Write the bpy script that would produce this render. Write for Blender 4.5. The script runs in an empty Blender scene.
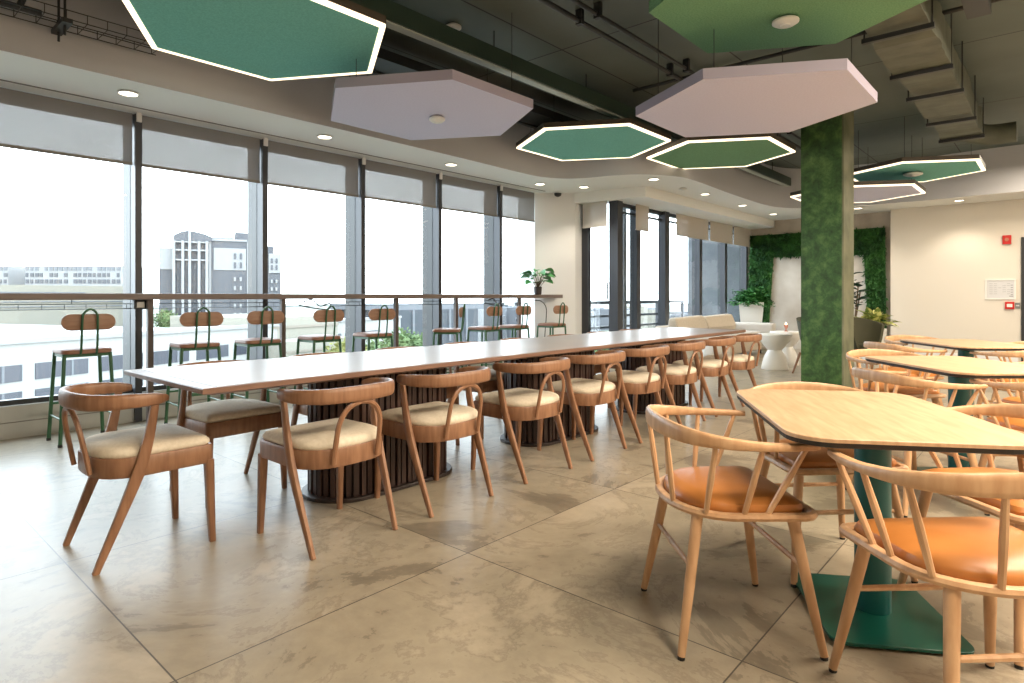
import bpy, bmesh, math, random
from mathutils import Vector, Matrix
random.seed(7)
R = math.radians
PI = math.pi
scn = bpy.context.scene
COL = scn.collection

# ------------------------------------------------------------------ objects
def tag(o, label=None, cat=None, group=None, kind=None):
    if label: o['label'] = label
    if cat: o['category'] = cat
    if group: o['group'] = group
    if kind: o['kind'] = kind
    return o

def obj(name, bm, mats, parent=None, smooth=False, loc=None, bevel=0, kind=None):
    bmesh.ops.recalc_face_normals(bm, faces=bm.faces)
    me = bpy.data.meshes.new(name)
    bm.to_mesh(me); bm.free()
    if not isinstance(mats, (list, tuple)): mats = [mats]
    for m in mats: me.materials.append(m)
    if smooth:
        for p in me.polygons: p.use_smooth = True
        try: me.set_sharp_from_angle(angle=R(38))
        except Exception: pass
    o = bpy.data.objects.new(name, me); COL.objects.link(o)
    if parent: o.parent = parent
    if loc: o.location = loc
    if bevel:
        b = o.modifiers.new('bevel', 'BEVEL'); b.width = bevel; b.segments = 2; b.limit_method = 'ANGLE'; b.angle_limit = R(40)
    if kind: o['kind'] = kind
    return o

def thing(name, label, cat, loc=(0, 0, 0), rz=0, group=None):
    o = bpy.data.objects.new(name, None); COL.objects.link(o)
    o.location = loc; o.rotation_euler = (0, 0, rz); o.empty_display_size = .1
    return tag(o, label, cat, group)

def copy_tree(o, parent=None):
    c = o.copy(); COL.objects.link(c)
    if parent is not None: c.parent = parent
    for ch in list(o.children): copy_tree(ch, c)
    return c

# ------------------------------------------------------------------ mesh helpers
def NB(): return bmesh.new()

def box(bm, x0, x1, y0, y1, z0, z1, mi=0):
    v = [bm.verts.new(p) for p in [(x0,y0,z0),(x1,y0,z0),(x1,y1,z0),(x0,y1,z0),(x0,y0,z1),(x1,y0,z1),(x1,y1,z1),(x0,y1,z1)]]
    for f in [(0,3,2,1),(4,5,6,7),(0,1,5,4),(1,2,6,5),(2,3,7,6),(3,0,4,7)]:
        fc = bm.faces.new([v[i] for i in f]); fc.material_index = mi
    return bm

def prism(bm, pts, z0, z1, mi=0):
    a = [bm.verts.new((p[0], p[1], z0)) for p in pts]
    b = [bm.verts.new((p[0], p[1], z1)) for p in pts]
    n = len(pts)
    for i in range(n):
        bm.faces.new([a[i], a[(i+1) % n], b[(i+1) % n], b[i]]).material_index = mi
    f1 = bm.faces.new(list(reversed(a))); f2 = bm.faces.new(b)
    f1.material_index = f2.material_index = mi
    return bm

def loft(bm, rings, mi=0, cap=True):
    vs = [[bm.verts.new(p) for p in r] for r in rings]
    n = len(rings[0])
    for a, b in zip(vs[:-1], vs[1:]):
        for i in range(n):
            bm.faces.new([a[i], a[(i+1) % n], b[(i+1) % n], b[i]]).material_index = mi
    if cap:
        bm.faces.new(list(reversed(vs[0]))).material_index = mi
        bm.faces.new(vs[-1]).material_index = mi
    return bm

def sweep(bm, pts, w, h=None, up=(0, 0, 1), seg=8, sq=0.0, mi=0):
    """tube along pts; w/h half sizes (number or list); sq>0 squarer section"""
    pts = [Vector(p) for p in pts]; n = len(pts)
    if not isinstance(w, (list, tuple)): w = [w]*n
    if h is None: h = w
    if not isinstance(h, (list, tuple)): h = [h]*n
    up = Vector(up); rings = []; prev = None
    for i, p in enumerate(pts):
        t = (pts[min(i+1, n-1)] - pts[max(i-1, 0)]).normalized()
        s = t.cross(up)
        if s.length < .15:
            s = prev - t*prev.dot(t) if prev is not None else t.cross(Vector((1, 0, 0)))
        s.normalize(); prev = s
        u = s.cross(t)
        ring = []
        for k in range(seg):
            a = 2*PI*(k+.5)/seg
            cx, cy = math.cos(a), math.sin(a)
            if sq:
                e = 1 - sq
                cx = math.copysign(abs(cx)**e, cx); cy = math.copysign(abs(cy)**e, cy)
            ring.append(p + s*(cx*w[i]) + u*(cy*h[i]))
        rings.append(ring)
    return loft(bm, rings, mi)

def spline(P, n=6):
    P = [Vector(p) for p in P]; out = []
    for i in range(len(P)-1):
        p0 = P[max(i-1, 0)]; p1 = P[i]; p2 = P[i+1]; p3 = P[min(i+2, len(P)-1)]
        for k in range(n):
            t = k/n
            out.append(.5*((2*p1) + (p2-p0)*t + (2*p0-5*p1+4*p2-p3)*t*t + (3*p1-p0-3*p2+p3)*t*t*t))
    out.append(P[-1]); return out

def lerpl(vals, n):
    out = []
    for i in range(n):
        t = i/(n-1)*(len(vals)-1); k = min(int(t), len(vals)-2); f = t-k
        out.append(vals[k]*(1-f)+vals[k+1]*f)
    return out

def cyl(bm, x, y, z0, z1, r0, r1=None, seg=16, mi=0):
    r1 = r0 if r1 is None else r1
    rings = [[(x+r*math.cos(2*PI*k/seg), y+r*math.sin(2*PI*k/seg), z) for k in range(seg)] for z, r in ((z0, r0), (z1, r1))]
    return loft(bm, rings, mi)

def lathe(bm, prof, seg=24, x=0, y=0, mi=0):
    return loft(bm, [[(x+r*math.cos(2*PI*k/seg), y+r*math.sin(2*PI*k/seg), z) for k in range(seg)] for r, z in prof], mi)

def scale_outline(o, s, d=0):
    cx = sum(p[0] for p in o)/len(o); cy = sum(p[1] for p in o)/len(o)
    return [(cx+(p[0]-cx)*s, cy+(p[1]-cy)*s) for p in o]

def pad(bm, o, z0, prof, mi=0):
    """stack of scaled outlines: prof=[(scale, dz)...]"""
    return loft(bm, [[(x, y, z0+dz) for x, y in scale_outline(o, s)] for s, dz in prof], mi)

def rrect(hw, hh, r, n=5, cx=0, cy=0):
    out = []
    for sx, sy, a0 in ((1, 1, 0), (-1, 1, 90), (-1, -1, 180), (1, -1, 270)):
        for k in range(n+1):
            a = R(a0 + 90*k/n)
            out.append((cx+sx*(hw-r)+r*math.cos(a), cy+sy*(hh-r)+r*math.sin(a)))
    return out

def leaf(bm, p, d, L, W, mi=0, curl=.25, seg=3):
    d = Vector(d).normalized(); s = d.cross(Vector((0, 0, 1)))
    if s.length < .05: s = Vector((1, 0, 0))
    s.normalize(); s = Matrix.Rotation(random.uniform(-.7, .7), 3, d) @ s
    nrm = s.cross(d); p = Vector(p)
    rows = []; seg = max(2, seg)
    for i in range(seg+1):
        t = i/seg
        wd = W*math.sin(PI*min(.97, .10+t*.90))
        c = p + d*(L*t) - Vector((0, 0, 1))*(curl*L*t*t)
        rows.append((bm.verts.new(c - s*wd/2 + nrm*wd*.12), bm.verts.new(c), bm.verts.new(c + s*wd/2 + nrm*wd*.12)))
    for a, b in zip(rows[:-1], rows[1:]):
        for k in (0, 1):
            f = bm.faces.new([a[k], a[k+1], b[k+1], b[k]]); f.material_index = mi

# ------------------------------------------------------------------ materials
def mat(name, col, rough=.5, metal=0, spec=.5, noise=None, bump=None, emit=None, col2=None, scale=(1, 1, 1), nscale=8, detail=4, dist=0, coat=0, ramp=(.35, .65), sheen=0):
    m = bpy.data.materials.new(name); m.use_nodes = True
    nt = m.node_tree; b = nt.nodes['Principled BSDF']
    b.inputs['Base Color'].default_value = (*col, 1); b.inputs['Roughness'].default_value = rough
    b.inputs['Metallic'].default_value = metal; b.inputs['Specular IOR Level'].default_value = spec
    if coat: b.inputs['Coat Weight'].default_value = coat; b.inputs['Coat Roughness'].default_value = .2
    if sheen: b.inputs['Sheen Weight'].default_value = sheen
    if emit:
        b.inputs['Emission Color'].default_value = (*emit[:3], 1); b.inputs['Emission Strength'].default_value = emit[3]
    if col2 or bump:
        tc = nt.nodes.new('ShaderNodeTexCoord'); mp = nt.nodes.new('ShaderNodeMapping'); mp.inputs['Scale'].default_value = scale
        nt.links.new(tc.outputs['Object'], mp.inputs['Vector'])
        nz = nt.nodes.new('ShaderNodeTexNoise'); nz.inputs['Scale'].default_value = nscale; nz.inputs['Detail'].default_value = detail
        nz.inputs['Distortion'].default_value = dist
        nt.links.new(mp.outputs['Vector'], nz.inputs['Vector'])
        if col2:
            cr = nt.nodes.new('ShaderNodeValToRGB'); cr.color_ramp.elements[0].position = ramp[0]; cr.color_ramp.elements[1].position = ramp[1]
            cr.color_ramp.elements[0].color = (*col, 1); cr.color_ramp.elements[1].color = (*col2, 1)
            nt.links.new(nz.outputs['Fac'], cr.inputs['Fac']); nt.links.new(cr.outputs['Color'], b.inputs['Base Color'])
        if bump:
            bp = nt.nodes.new('ShaderNodeBump'); bp.inputs['Strength'].default_value = bump[0]; bp.inputs['Distance'].default_value = bump[1]
            nt.links.new(nz.outputs['Fac'], bp.inputs['Height']); nt.links.new(bp.outputs['Normal'], b.inputs['Normal'])
    return m

def lin(r, g, b):
    f = lambda c: (c/255/12.92) if c/255 <= .04045 else ((c/255+.055)/1.055)**2.4
    return (f(r), f(g), f(b))

M = {}
M['walnut'] = mat('walnut_wood', lin(134, 95, 70), .42, col2=lin(156, 115, 87), scale=(14, 14, 2), nscale=3, detail=6)
M['oak'] = mat('oak_wood', lin(184, 142, 104), .42, col2=lin(204, 164, 126), scale=(10, 10, 2), nscale=3, detail=6)
M['oak_top'] = mat('oak_tabletop', lin(184, 150, 116), .4, col2=lin(204, 172, 138), scale=(2.2, 16, 2), nscale=2.4, detail=8, dist=.6)
M['black_edge'] = mat('black_edge', (.012, .012, .013), .5)
M['leather'] = mat('tan_leather', lin(172, 108, 50), .38, col2=lin(184, 120, 62), nscale=6, bump=(.05, .002))
M['cushion'] = mat('cream_fabric', lin(218, 206, 186), .9, col2=lin(228, 217, 199), nscale=60, bump=(.2, .001))
M['sofa'] = mat('beige_sofa_fabric', lin(192, 180, 162), .9, col2=lin(202, 190, 174), nscale=40)
M['sofa_grey'] = mat('pale_grey_fabric', lin(200, 196, 190), .9)
M['teal'] = mat('teal_metal', lin(14, 92, 92), .35)
M['teal_base'] = mat('dark_teal_metal', lin(18, 86, 74), .3)
M['green_metal'] = mat('green_metal', lin(48, 92, 62), .4)
M['stool_wood'] = mat('stool_wood', lin(148, 112, 90), .5, col2=lin(164, 126, 104), scale=(3, 14, 14), nscale=3)
M['stool_pad'] = mat('stool_leather', lin(140, 98, 76), .5)
M['black_metal'] = mat('black_metal', (.02, .022, .024), .45)
M['dark_frame'] = mat('anodised_dark_frame', lin(56, 58, 64), .4, metal=.2)
M['fin'] = mat('grey_aluminium', lin(46, 48, 50), .45, metal=.1)
M['lip'] = mat('pale_steel_lip', lin(170, 180, 178), .5)
M['post'] = mat('bronze_post', lin(84, 72, 68), .45)
M['bar_wood'] = mat('bar_wood', lin(112, 98, 94), .4, col2=lin(126, 112, 106), scale=(1, 12, 12), nscale=3)
M['table_grey'] = mat('taupe_laminate', lin(168, 158, 154), .3, col2=lin(176, 166, 162), nscale=2)
M['table_band'] = mat('taupe_wood_band', lin(122, 92, 78), .38, col2=lin(138, 106, 90), scale=(1.5, 12, 12), nscale=3)
M['slat'] = mat('dark_wood_slats', lin(52, 36, 32), .5, col2=lin(72, 50, 42), scale=(8, 8, 1), nscale=3)
M['plinth'] = mat('dark_wood_plinth', lin(46, 36, 34), .4)
M['white'] = mat('white_paint', lin(226, 226, 227), .7)
M['cream_wall'] = mat('cream_wall', lin(216, 209, 198), .75)
M['soffit'] = mat('soffit_white', lin(228, 228, 225), .8)
M['bulkhead'] = mat('taupe_paint', lin(182, 183, 189), .8)
M['kick'] = mat('kick_panel_paint', lin(176, 176, 172), .6)
M['concrete'] = mat('concrete', lin(168, 156, 142), .8, col2=lin(190, 178, 164), nscale=3, detail=8)
M['concrete_lt'] = mat('light_concrete', lin(186, 178, 168), .8, col2=lin(200, 194, 186), nscale=3, detail=8)
M['concrete_out'] = mat('outside_concrete', lin(92, 95, 99), .8, col2=lin(106, 109, 113), nscale=3, detail=8)
M['duct'] = mat('insulated_duct', lin(80, 84, 74), .6, col2=lin(96, 100, 88), nscale=5, bump=(.5, .02))
M['dark_green'] = mat('dark_green_steel', lin(44, 62, 54), .4)
M['purple_felt'] = mat('lilac_felt', lin(204, 203, 228), .9, col2=lin(210, 209, 233), nscale=70)
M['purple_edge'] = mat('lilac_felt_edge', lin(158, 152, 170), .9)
M['teal_felt'] = mat('green_felt', lin(106, 172, 160), .95, col2=lin(122, 190, 178), nscale=90)
M['green_felt'] = mat('light_green_felt', lin(98, 142, 104), .95, col2=lin(114, 158, 120), nscale=90)
M['led'] = mat('warm_led_strip', (1, .9, .75), .5, emit=(1, .80, .56, 1.0))
M['frame_dark'] = mat('bronze_light_frame', lin(70, 62, 52), .5)
M['lamp_disc'] = mat('downlight_disc', (1, .95, .85), .5, emit=(1, .88, .68, 3.))
M['plastic'] = mat('white_plastic', lin(225, 225, 222), .4)
M['red'] = mat('red_plastic', lin(190, 28, 24), .4)
M['grey_plastic'] = mat('grey_plastic', lin(120, 124, 124), .5)
M['paper'] = mat('paper', lin(205, 205, 208), .6)
M['ink'] = mat('printed_ink', lin(140, 140, 146), .6)
M['pot'] = mat('dark_pot', lin(58, 50, 50), .5)
M['planter'] = mat('white_planter', lin(222, 220, 215), .35)
M['gloss_white'] = mat('white_gloss', lin(242, 240, 236), .3)
M['leaf'] = mat('leaf_green', lin(40, 110, 50), .45, col2=lin(74, 146, 74), nscale=6)
M['leaf_dark'] = mat('leaf_dark', lin(22, 54, 34), .4)
M['leaf_fern'] = mat('fern_green', lin(30, 92, 34), .6, col2=lin(64, 128, 56), nscale=9)
M['leaf_var'] = mat('variegated_leaf', lin(110, 132, 60), .5, col2=lin(204, 204, 130), nscale=14, ramp=(.45, .55))
M['hedge'] = mat('artificial_hedge', lin(22, 66, 26), .8, col2=lin(60, 112, 46), nscale=5, detail=8)
M['stem'] = mat('stem_brown', lin(84, 66, 44), .7)
M['olive'] = mat('olive_velvet', lin(66, 66, 48), .8)
M['glassware'] = mat('clear_glassware', (.5, .2, .14), .1)
M['candle'] = mat('candle_flame', (1, .8, .6), .5, emit=(1, .75, .5, 4))
M['shade_bar'] = mat('shade_bar', lin(120, 116, 112), .5)
M['detector'] = M['plastic']

def glass_mat():
    m = bpy.data.materials.new('window_glass'); m.use_nodes = True; nt = m.node_tree
    nt.nodes.clear()
    o = nt.nodes.new('ShaderNodeOutputMaterial'); mx = nt.nodes.new('ShaderNodeMixShader')
    t = nt.nodes.new('ShaderNodeBsdfTransparent'); t.inputs['Color'].default_value = (.93, .96, .96, 1)
    g = nt.nodes.new('ShaderNodeBsdfGlossy'); g.inputs['Roughness'].default_value = .02
    fr = nt.nodes.new('ShaderNodeLayerWeight'); fr.inputs['Blend'].default_value = .5
    pw = nt.nodes.new('ShaderNodeMath'); pw.operation = 'POWER'; pw.inputs[1].default_value = 5
    ma = nt.nodes.new('ShaderNodeMath'); ma.operation = 'MULTIPLY_ADD'; ma.inputs[1].default_value = .55; ma.inputs[2].default_value = .03
    nt.links.new(fr.outputs['Facing'], pw.inputs[0]); nt.links.new(pw.outputs[0], ma.inputs[0])
    nt.links.new(ma.outputs[0], mx.inputs[0]); nt.links.new(t.outputs[0], mx.inputs[1]); nt.links.new(g.outputs[0], mx.inputs[2])
    nt.links.new(mx.outputs[0], o.inputs['Surface']); return m
M['glass'] = glass_mat()

def shade_mat(name, col, tr):
    m = bpy.data.materials.new(name); m.use_nodes = True; nt = m.node_tree; nt.nodes.clear()
    o = nt.nodes.new('ShaderNodeOutputMaterial'); mx = nt.nodes.new('ShaderNodeMixShader'); mx.inputs[0].default_value = tr
    d = nt.nodes.new('ShaderNodeBsdfDiffuse'); d.inputs['Color'].default_value = (*col, 1)
    t = nt.nodes.new('ShaderNodeBsdfTransparent'); t.inputs['Color'].default_value = (1, 1, 1, 1)
    nt.links.new(d.outputs[0], mx.inputs[1]); nt.links.new(t.outputs[0], mx.inputs[2]); nt.links.new(mx.outputs[0], o.inputs['Surface']); return m
M['shade'] = shade_mat('sunscreen_mesh', lin(150, 150, 154), .22)
M['shade2'] = shade_mat('beige_sunscreen', lin(196, 188, 178), .10)

def floor_mat():
    m = bpy.data.materials.new('stone_tile_floor'); m.use_nodes = True; nt = m.node_tree; b = nt.nodes['Principled BSDF']
    N = nt.nodes.new; Lk = nt.links.new
    tc = N('ShaderNodeTexCoord'); sp = N('ShaderNodeSeparateXYZ'); Lk(tc.outputs['Object'], sp.inputs[0])
    def mth(op, a, bb=None):
        n = N('ShaderNodeMath'); n.operation = op
        if isinstance(a, (int, float)): n.inputs[0].default_value = a
        else: Lk(a, n.inputs[0])
        if bb is not None:
            if isinstance(bb, (int, float)): n.inputs[1].default_value = bb
            else: Lk(bb, n.inputs[1])
        return n.outputs[0]
    ux = mth('DIVIDE', mth('SUBTRACT', sp.outputs[0], .70-12), 1.2)
    uy = mth('DIVIDE', mth('SUBTRACT', sp.outputs[1], .73-12.1), 1.21)
    fx, fy = mth('FRACT', ux), mth('FRACT', uy)
    dx = mth('SUBTRACT', .5, mth('ABSOLUTE', mth('SUBTRACT', fx, .5)))
    dy = mth('SUBTRACT', .5, mth('ABSOLUTE', mth('SUBTRACT', fy, .5)))
    joint = mth('LESS_THAN', mth('MINIMUM', dx, dy), .0021)
    ix, iy = mth('FLOOR', ux), mth('FLOOR', uy)
    cb = N('ShaderNodeCombineXYZ'); Lk(ix, cb.inputs[0]); Lk(iy, cb.inputs[1])
    wn = N('ShaderNodeTexWhiteNoise'); Lk(cb.outputs[0], wn.inputs['Vector'])
    off = N('ShaderNodeVectorMath'); off.operation = 'MULTIPLY_ADD'; Lk(wn.outputs['Color'], off.inputs[0]); off.inputs[1].default_value = (30, 30, 30); Lk(tc.outputs['Object'], off.inputs[2])
    n1 = N('ShaderNodeTexNoise'); n1.inputs['Scale'].default_value = 1.35; n1.inputs['Detail'].default_value = 9; n1.inputs['Roughness'].default_value = .7; n1.inputs['Distortion'].default_value = .5
    Lk(off.outputs[0], n1.inputs['Vector'])
    cr = N('ShaderNodeValToRGB'); e = cr.color_ramp.elements
    e[0].position = .34; e[0].color = (*lin(120, 111, 98), 1); e[1].position = .68; e[1].color = (*lin(182, 170, 150), 1)
    x = e.new(.43); x.color = (*lin(136, 126, 110), 1); x = e.new(.438); x.color = (*lin(156, 145, 127), 1); x = e.new(.53); x.color = (*lin(165, 154, 135), 1); x = e.new(.54); x.color = (*lin(147, 136, 119), 1); x = e.new(.58); x.color = (*lin(171, 159, 140), 1)
    Lk(n1.outputs['Fac'], cr.inputs['Fac'])
    n2 = N('ShaderNodeTexNoise'); n2.inputs['Scale'].default_value = 14; n2.inputs['Detail'].default_value = 6; Lk(tc.outputs['Object'], n2.inputs['Vector'])
    mx = N('ShaderNodeMixRGB'); mx.blend_type = 'MULTIPLY'; mx.inputs[0].default_value = .25
    Lk(cr.outputs['Color'], mx.inputs[1])
    r2 = N('ShaderNodeValToRGB'); r2.color_ramp.elements[0].position = .3; r2.color_ramp.elements[0].color = (.62, .62, .62, 1); r2.color_ramp.elements[1].position = .6
    Lk(n2.outputs['Fac'], r2.inputs['Fac']); Lk(r2.outputs['Color'], mx.inputs[2])
    mj = N('ShaderNodeMixRGB'); Lk(joint, mj.inputs[0]); Lk(mx.outputs[0], mj.inputs[1]); mj.inputs[2].default_value = (*lin(78, 72, 66), 1)
    Lk(mj.outputs[0], b.inputs['Base Color'])
    rr = N('ShaderNodeMapRange'); rr.inputs['To Min'].default_value = .24; rr.inputs['To Max'].default_value = .42; Lk(n1.outputs['Fac'], rr.inputs['Value']); Lk(rr.outputs[0], b.inputs['Roughness'])
    bp = N('ShaderNodeBump'); bp.inputs['Strength'].default_value = .12; bp.inputs['Distance'].default_value = .01; Lk(n2.outputs['Fac'], bp.inputs['Height']); Lk(bp.outputs[0], b.inputs['Normal'])
    return m
M['floor'] = floor_mat()

def slab_mat():
    m = bpy.data.materials.new('dark_painted_slab'); m.use_nodes = True; nt = m.node_tree; b = nt.nodes['Principled BSDF']
    N = nt.nodes.new; Lk = nt.links.new
    tc = N('ShaderNodeTexCoord'); br = N('ShaderNodeTexBrick'); br.inputs['Scale'].default_value = 1; br.inputs['Brick Width'].default_value = 2.4; br.inputs['Row Height'].default_value = 1.2; br.inputs['Mortar Size'].default_value = .008; br.offset = 0
    Lk(tc.outputs['Object'], br.inputs['Vector'])
    br.inputs['Color1'].default_value = (*lin(86, 96, 92), 1); br.inputs['Color2'].default_value = (*lin(98, 104, 98), 1); br.inputs['Mortar'].default_value = (.01, .01, .01, 1)
    nz = N('ShaderNodeTexNoise'); nz.inputs['Scale'].default_value = 1.5; nz.inputs['Detail'].default_value = 8; Lk(tc.outputs['Object'], nz.inputs['Vector'])
    mx = N('ShaderNodeMixRGB'); mx.blend_type = 'MULTIPLY'; mx.inputs[0].default_value = .6; Lk(br.outputs['Color'], mx.inputs[1]); Lk(nz.outputs['Fac'], mx.inputs[2])
    mm = N('ShaderNodeMixRGB'); mm.blend_type = 'ADD'; mm.inputs[0].default_value = .3; Lk(mx.outputs[0], mm.inputs[1]); Lk(br.outputs['Color'], mm.inputs[2])
    Lk(mm.outputs[0], b.inputs['Base Color']); b.inputs['Roughness'].default_value = .6
    return m
M['slab'] = slab_mat()

def col_mat():
    m = bpy.data.materials.new('mottled_green_plaster'); m.use_nodes = True; nt = m.node_tree; b = nt.nodes['Principled BSDF']
    N = nt.nodes.new; Lk = nt.links.new
    tc = N('ShaderNodeTexCoord'); nz = N('ShaderNodeTexNoise'); nz.inputs['Scale'].default_value = 7; nz.inputs['Detail'].default_value = 12; nz.inputs['Roughness'].default_value = .74; nz.inputs['Distortion'].default_value = .3
    Lk(tc.outputs['Object'], nz.inputs['Vector'])
    cr = N('ShaderNodeValToRGB'); e = cr.color_ramp.elements; e[0].position = .33; e[0].color = (*lin(26, 48, 24), 1); e[1].position = .72; e[1].color = (*lin(98, 128, 72), 1)
    x = e.new(.5); x.color = (*lin(52, 86, 44), 1)
    Lk(nz.outputs['Fac'], cr.inputs['Fac']); Lk(cr.outputs['Color'], b.inputs['Base Color']); b.inputs['Roughness'].default_value = .5
    return m
M['col_green'] = col_mat()
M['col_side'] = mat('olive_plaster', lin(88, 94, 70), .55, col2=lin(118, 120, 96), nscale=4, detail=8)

# ------------------------------------------------------------------ camera
cam = bpy.data.cameras.new('camera'); co = bpy.data.objects.new('camera', cam); COL.objects.link(co)
cam.sensor_width = 36; cam.lens = 616/1024*36; cam.shift_y = -45.5/1024; cam.clip_end = 3000; cam.clip_start = .05
co.location = (0, 0, 1.13); co.rotation_euler = (R(90), 0, R(41.5-90))
scn.camera = co
HC = 1.13; F = 616.; CA, SA = math.cos(R(41.5)), math.sin(R(41.5))
def at(px, D, z=None, py=None):
    """world point seen in column px at forward distance D (used for the distant town only)"""
    u = (px-512)/F; x = D*(CA+u*SA); y = D*(SA-u*CA)
    zz = z if z is not None else HC + (296-py)/F*D
    return Vector((x, y, zz))

# ------------------------------------------------------------------ room shell
ZS = 2.78; ZC = 3.52; XB = -2.8; YB = -4.8
def struct(name, bm, m, **k):
    o = obj(name, bm, m, **k); o['kind'] = 'structure'; return o

struct('floor', prism(NB(), [(XB, YB), (14.1, YB), (14.1, 5.3), (8.3, 5.3), (8.3, 6.3), (XB, 6.3)], -.1, 0), M['floor'])
struct('ceiling', box(NB(), XB, 14.2, YB, 6.6, ZC, ZC+.15), M['slab'])
contour = [(XB, 5.31), (1, 5.31), (3, 5.31), (5, 5.33), (6.2, 5.37), (6.62, 5.35), (6.95, 5.2), (7.13, 4.93), (7.25, 4.5), (7.45, 4.18), (7.92, 3.92), (8.43, 3.88), (9.5, 3.93), (10.6, 3.96), (11.6, 3.93), (12.15, 3.7), (12.45, 3.2), (12.62, 2.5), (12.67, 1.6), (12.6, .4), (12.6, YB)]
cs = [(p[0], p[1]) for p in spline([(x, y, 0) for x, y in contour], 5)]
outer = [(14.1, YB), (14.1, 5.32), (8.25, 5.32), (8.25, 5.95), (7.75, 6.45), (XB, 6.45)]
bm = NB()
poly = cs + outer
vs0 = [bm.verts.new((x, y, ZS)) for x, y in poly]
from mathutils.geometry import tessellate_polygon
for tri in tessellate_polygon([[Vector((x, y, 0)) for x, y in poly]]):
    bm.faces.new([vs0[k] for k in tri])
struct('ceiling_soffit', bm, M['soffit'])
bm = NB()
a = [bm.verts.new((x, y, ZS-.001)) for x, y in cs]; b = [bm.verts.new((x, y, ZC)) for x, y in cs]
for i in range(len(cs)-1): bm.faces.new([a[i], a[i+1], b[i+1], b[i]])
struct('ceiling_bulkhead', bm, M['bulkhead'], smooth=True)
# thin shadow groove along the shade recess
struct('trim_1', box(NB(), XB, 7.6, 6.02, 6.035, ZS-.006, ZS+.001), M['shade_bar'])
# dropped box over the sliding doors
struct('ceiling_box', prism(NB(), [(8.24, 4.62), (13.88, 4.62), (13.88, 5.36), (8.46, 5.36), (8.46, 5.79), (8.05, 5.79)], 2.62, ZS), M['soffit'])

# window wall
mull = [-.48, .72, 1.92, 3.10, 4.31, 5.53, 6.73]
struct('wall_window', box(NB(), XB, 7.7, 6.2, 6.42, -.05, .26), M['kick'], bevel=.004)
struct('trim_2', box(NB(), XB, 7.6, 6.193, 6.2, .125, .131), M['shade_bar'])
struct('window_header', box(NB(), XB, 7.62, 6.28, 6.45, 2.70, 3.5), M['fin'])
for i, mx_ in enumerate(mull):
    bm = NB(); box(bm, mx_-.028, mx_+.028, 6.17, 6.30, 0, ZS-.02)
    m_ = struct('window_%d' % (i+1), bm, M['dark_frame'])
    obj('outer_fin', box(NB(), mx_-.03, mx_+.02, 6.30, 6.50, -.3, 3.1), M['fin'], m_)
    x1 = mull[i+1] if i+1 < len(mull) else 7.62
    obj('pane', box(NB(), mx_+.028, x1-.028, 6.288, 6.296, .26, 2.71), M['glass'], m_)
    obj('sill_rail', box(NB(), mx_+.028, x1-.028, 6.24, 6.32, .26, .30), M['fin'], m_)
    if i >= 1:
        obj('cap', box(NB(), mx_-.02, mx_+.02, 6.15, 6.17, ZS-.09, ZS-.005), M['white'], m_)
struct('light_block_wall', box(NB(), XB, -.48, 6.2, 6.42, .26, ZC), M['white'])  # added unseen wall, blocks daylight from the near left floor
struct('wall_column', prism(NB(), [(7.61, 6.6), (7.61, 6.25), (8.09, 5.80), (8.2, 5.80), (8.3, 5.80), (8.3, 6.6)], 0, ZS), M['white'])

for i, mx_ in enumerate(mull):
    if i < 1: continue
    x1 = mull[i+1] if i+1 < len(mull) else 7.60
    t = thing('roller_shade', 'grey mesh roller shade on the window wall, %s' % ['cut by the left edge', 'second from the left', 'third from the left', 'fourth from the left', 'fifth from the left', 'last, beside the white wall'][i-1], 'roller shade', ((mx_+x1)/2, 6.22, 0), 0, 'grey roller shades on the window wall')
    w = (x1-mx_)/2-.035
    obj('shade_fabric', box(NB(), -w, w, 0, .002, 2.33, ZS-.01), M['shade'], t)
    obj('hem_bar', box(NB(), -w, w, -.008, .010, 2.305, 2.33), M['shade_bar'], t)

# sliding doors
def post(name, x0, x1, y0, y1, z0=0, z1=2.62, m='dark_frame'):
    return struct(name, box(NB(), x0, x1, y0, y1, z0, z1), M[m])
dr = [('door_1', 8.27, 8.36, 5.68, 5.80), ('door_2', 8.27, 8.42, 5.12, 5.28), ('door_3', 9.0, 9.12, 5.2, 5.34), ('door_4', 9.9, 10.06, 5.16, 5.3), ('door_5', 11.38, 11.5, 5.2, 5.36), ('door_6', 12.6, 12.72, 5.2, 5.36), ('door_7', 13.78, 13.86, 5.2, 5.36)]
dobj = [post(*d) for d in dr]
obj('pane', box(NB(), 8.305, 8.311, 5.28, 5.68, .05, 2.6), M['glass'], dobj[0])
obj('door_pull', box(NB(), 8.24, 8.268, 5.285, 5.30, .95+.12, 1.25+.1), M['black_metal'], dobj[1])
for k in range(1, 6):
    xa, xb = dr[k][2], dr[k+1][1]
    obj('pane', box(NB(), xa, xb, 5.25, 5.256, .05, 2.6), M['glass'], dobj[k])
    obj('head_rail', box(NB(), xa, xb, 5.22, 5.30, 2.56, 2.62), M['dark_frame'], dobj[k])
    obj('transom', box(NB(), xa, xb, 5.23, 5.28, 2.46, 2.49), M['dark_frame'], dobj[k])
    obj('bottom_rail', box(NB(), xa, xb, 5.22, 5.30, 0, .06), M['dark_frame'], dobj[k])
struct('window_9', box(NB(), 9.22, 9.30, 5.58, 5.66, 0, 2.9), M['concrete_out'])

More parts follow.
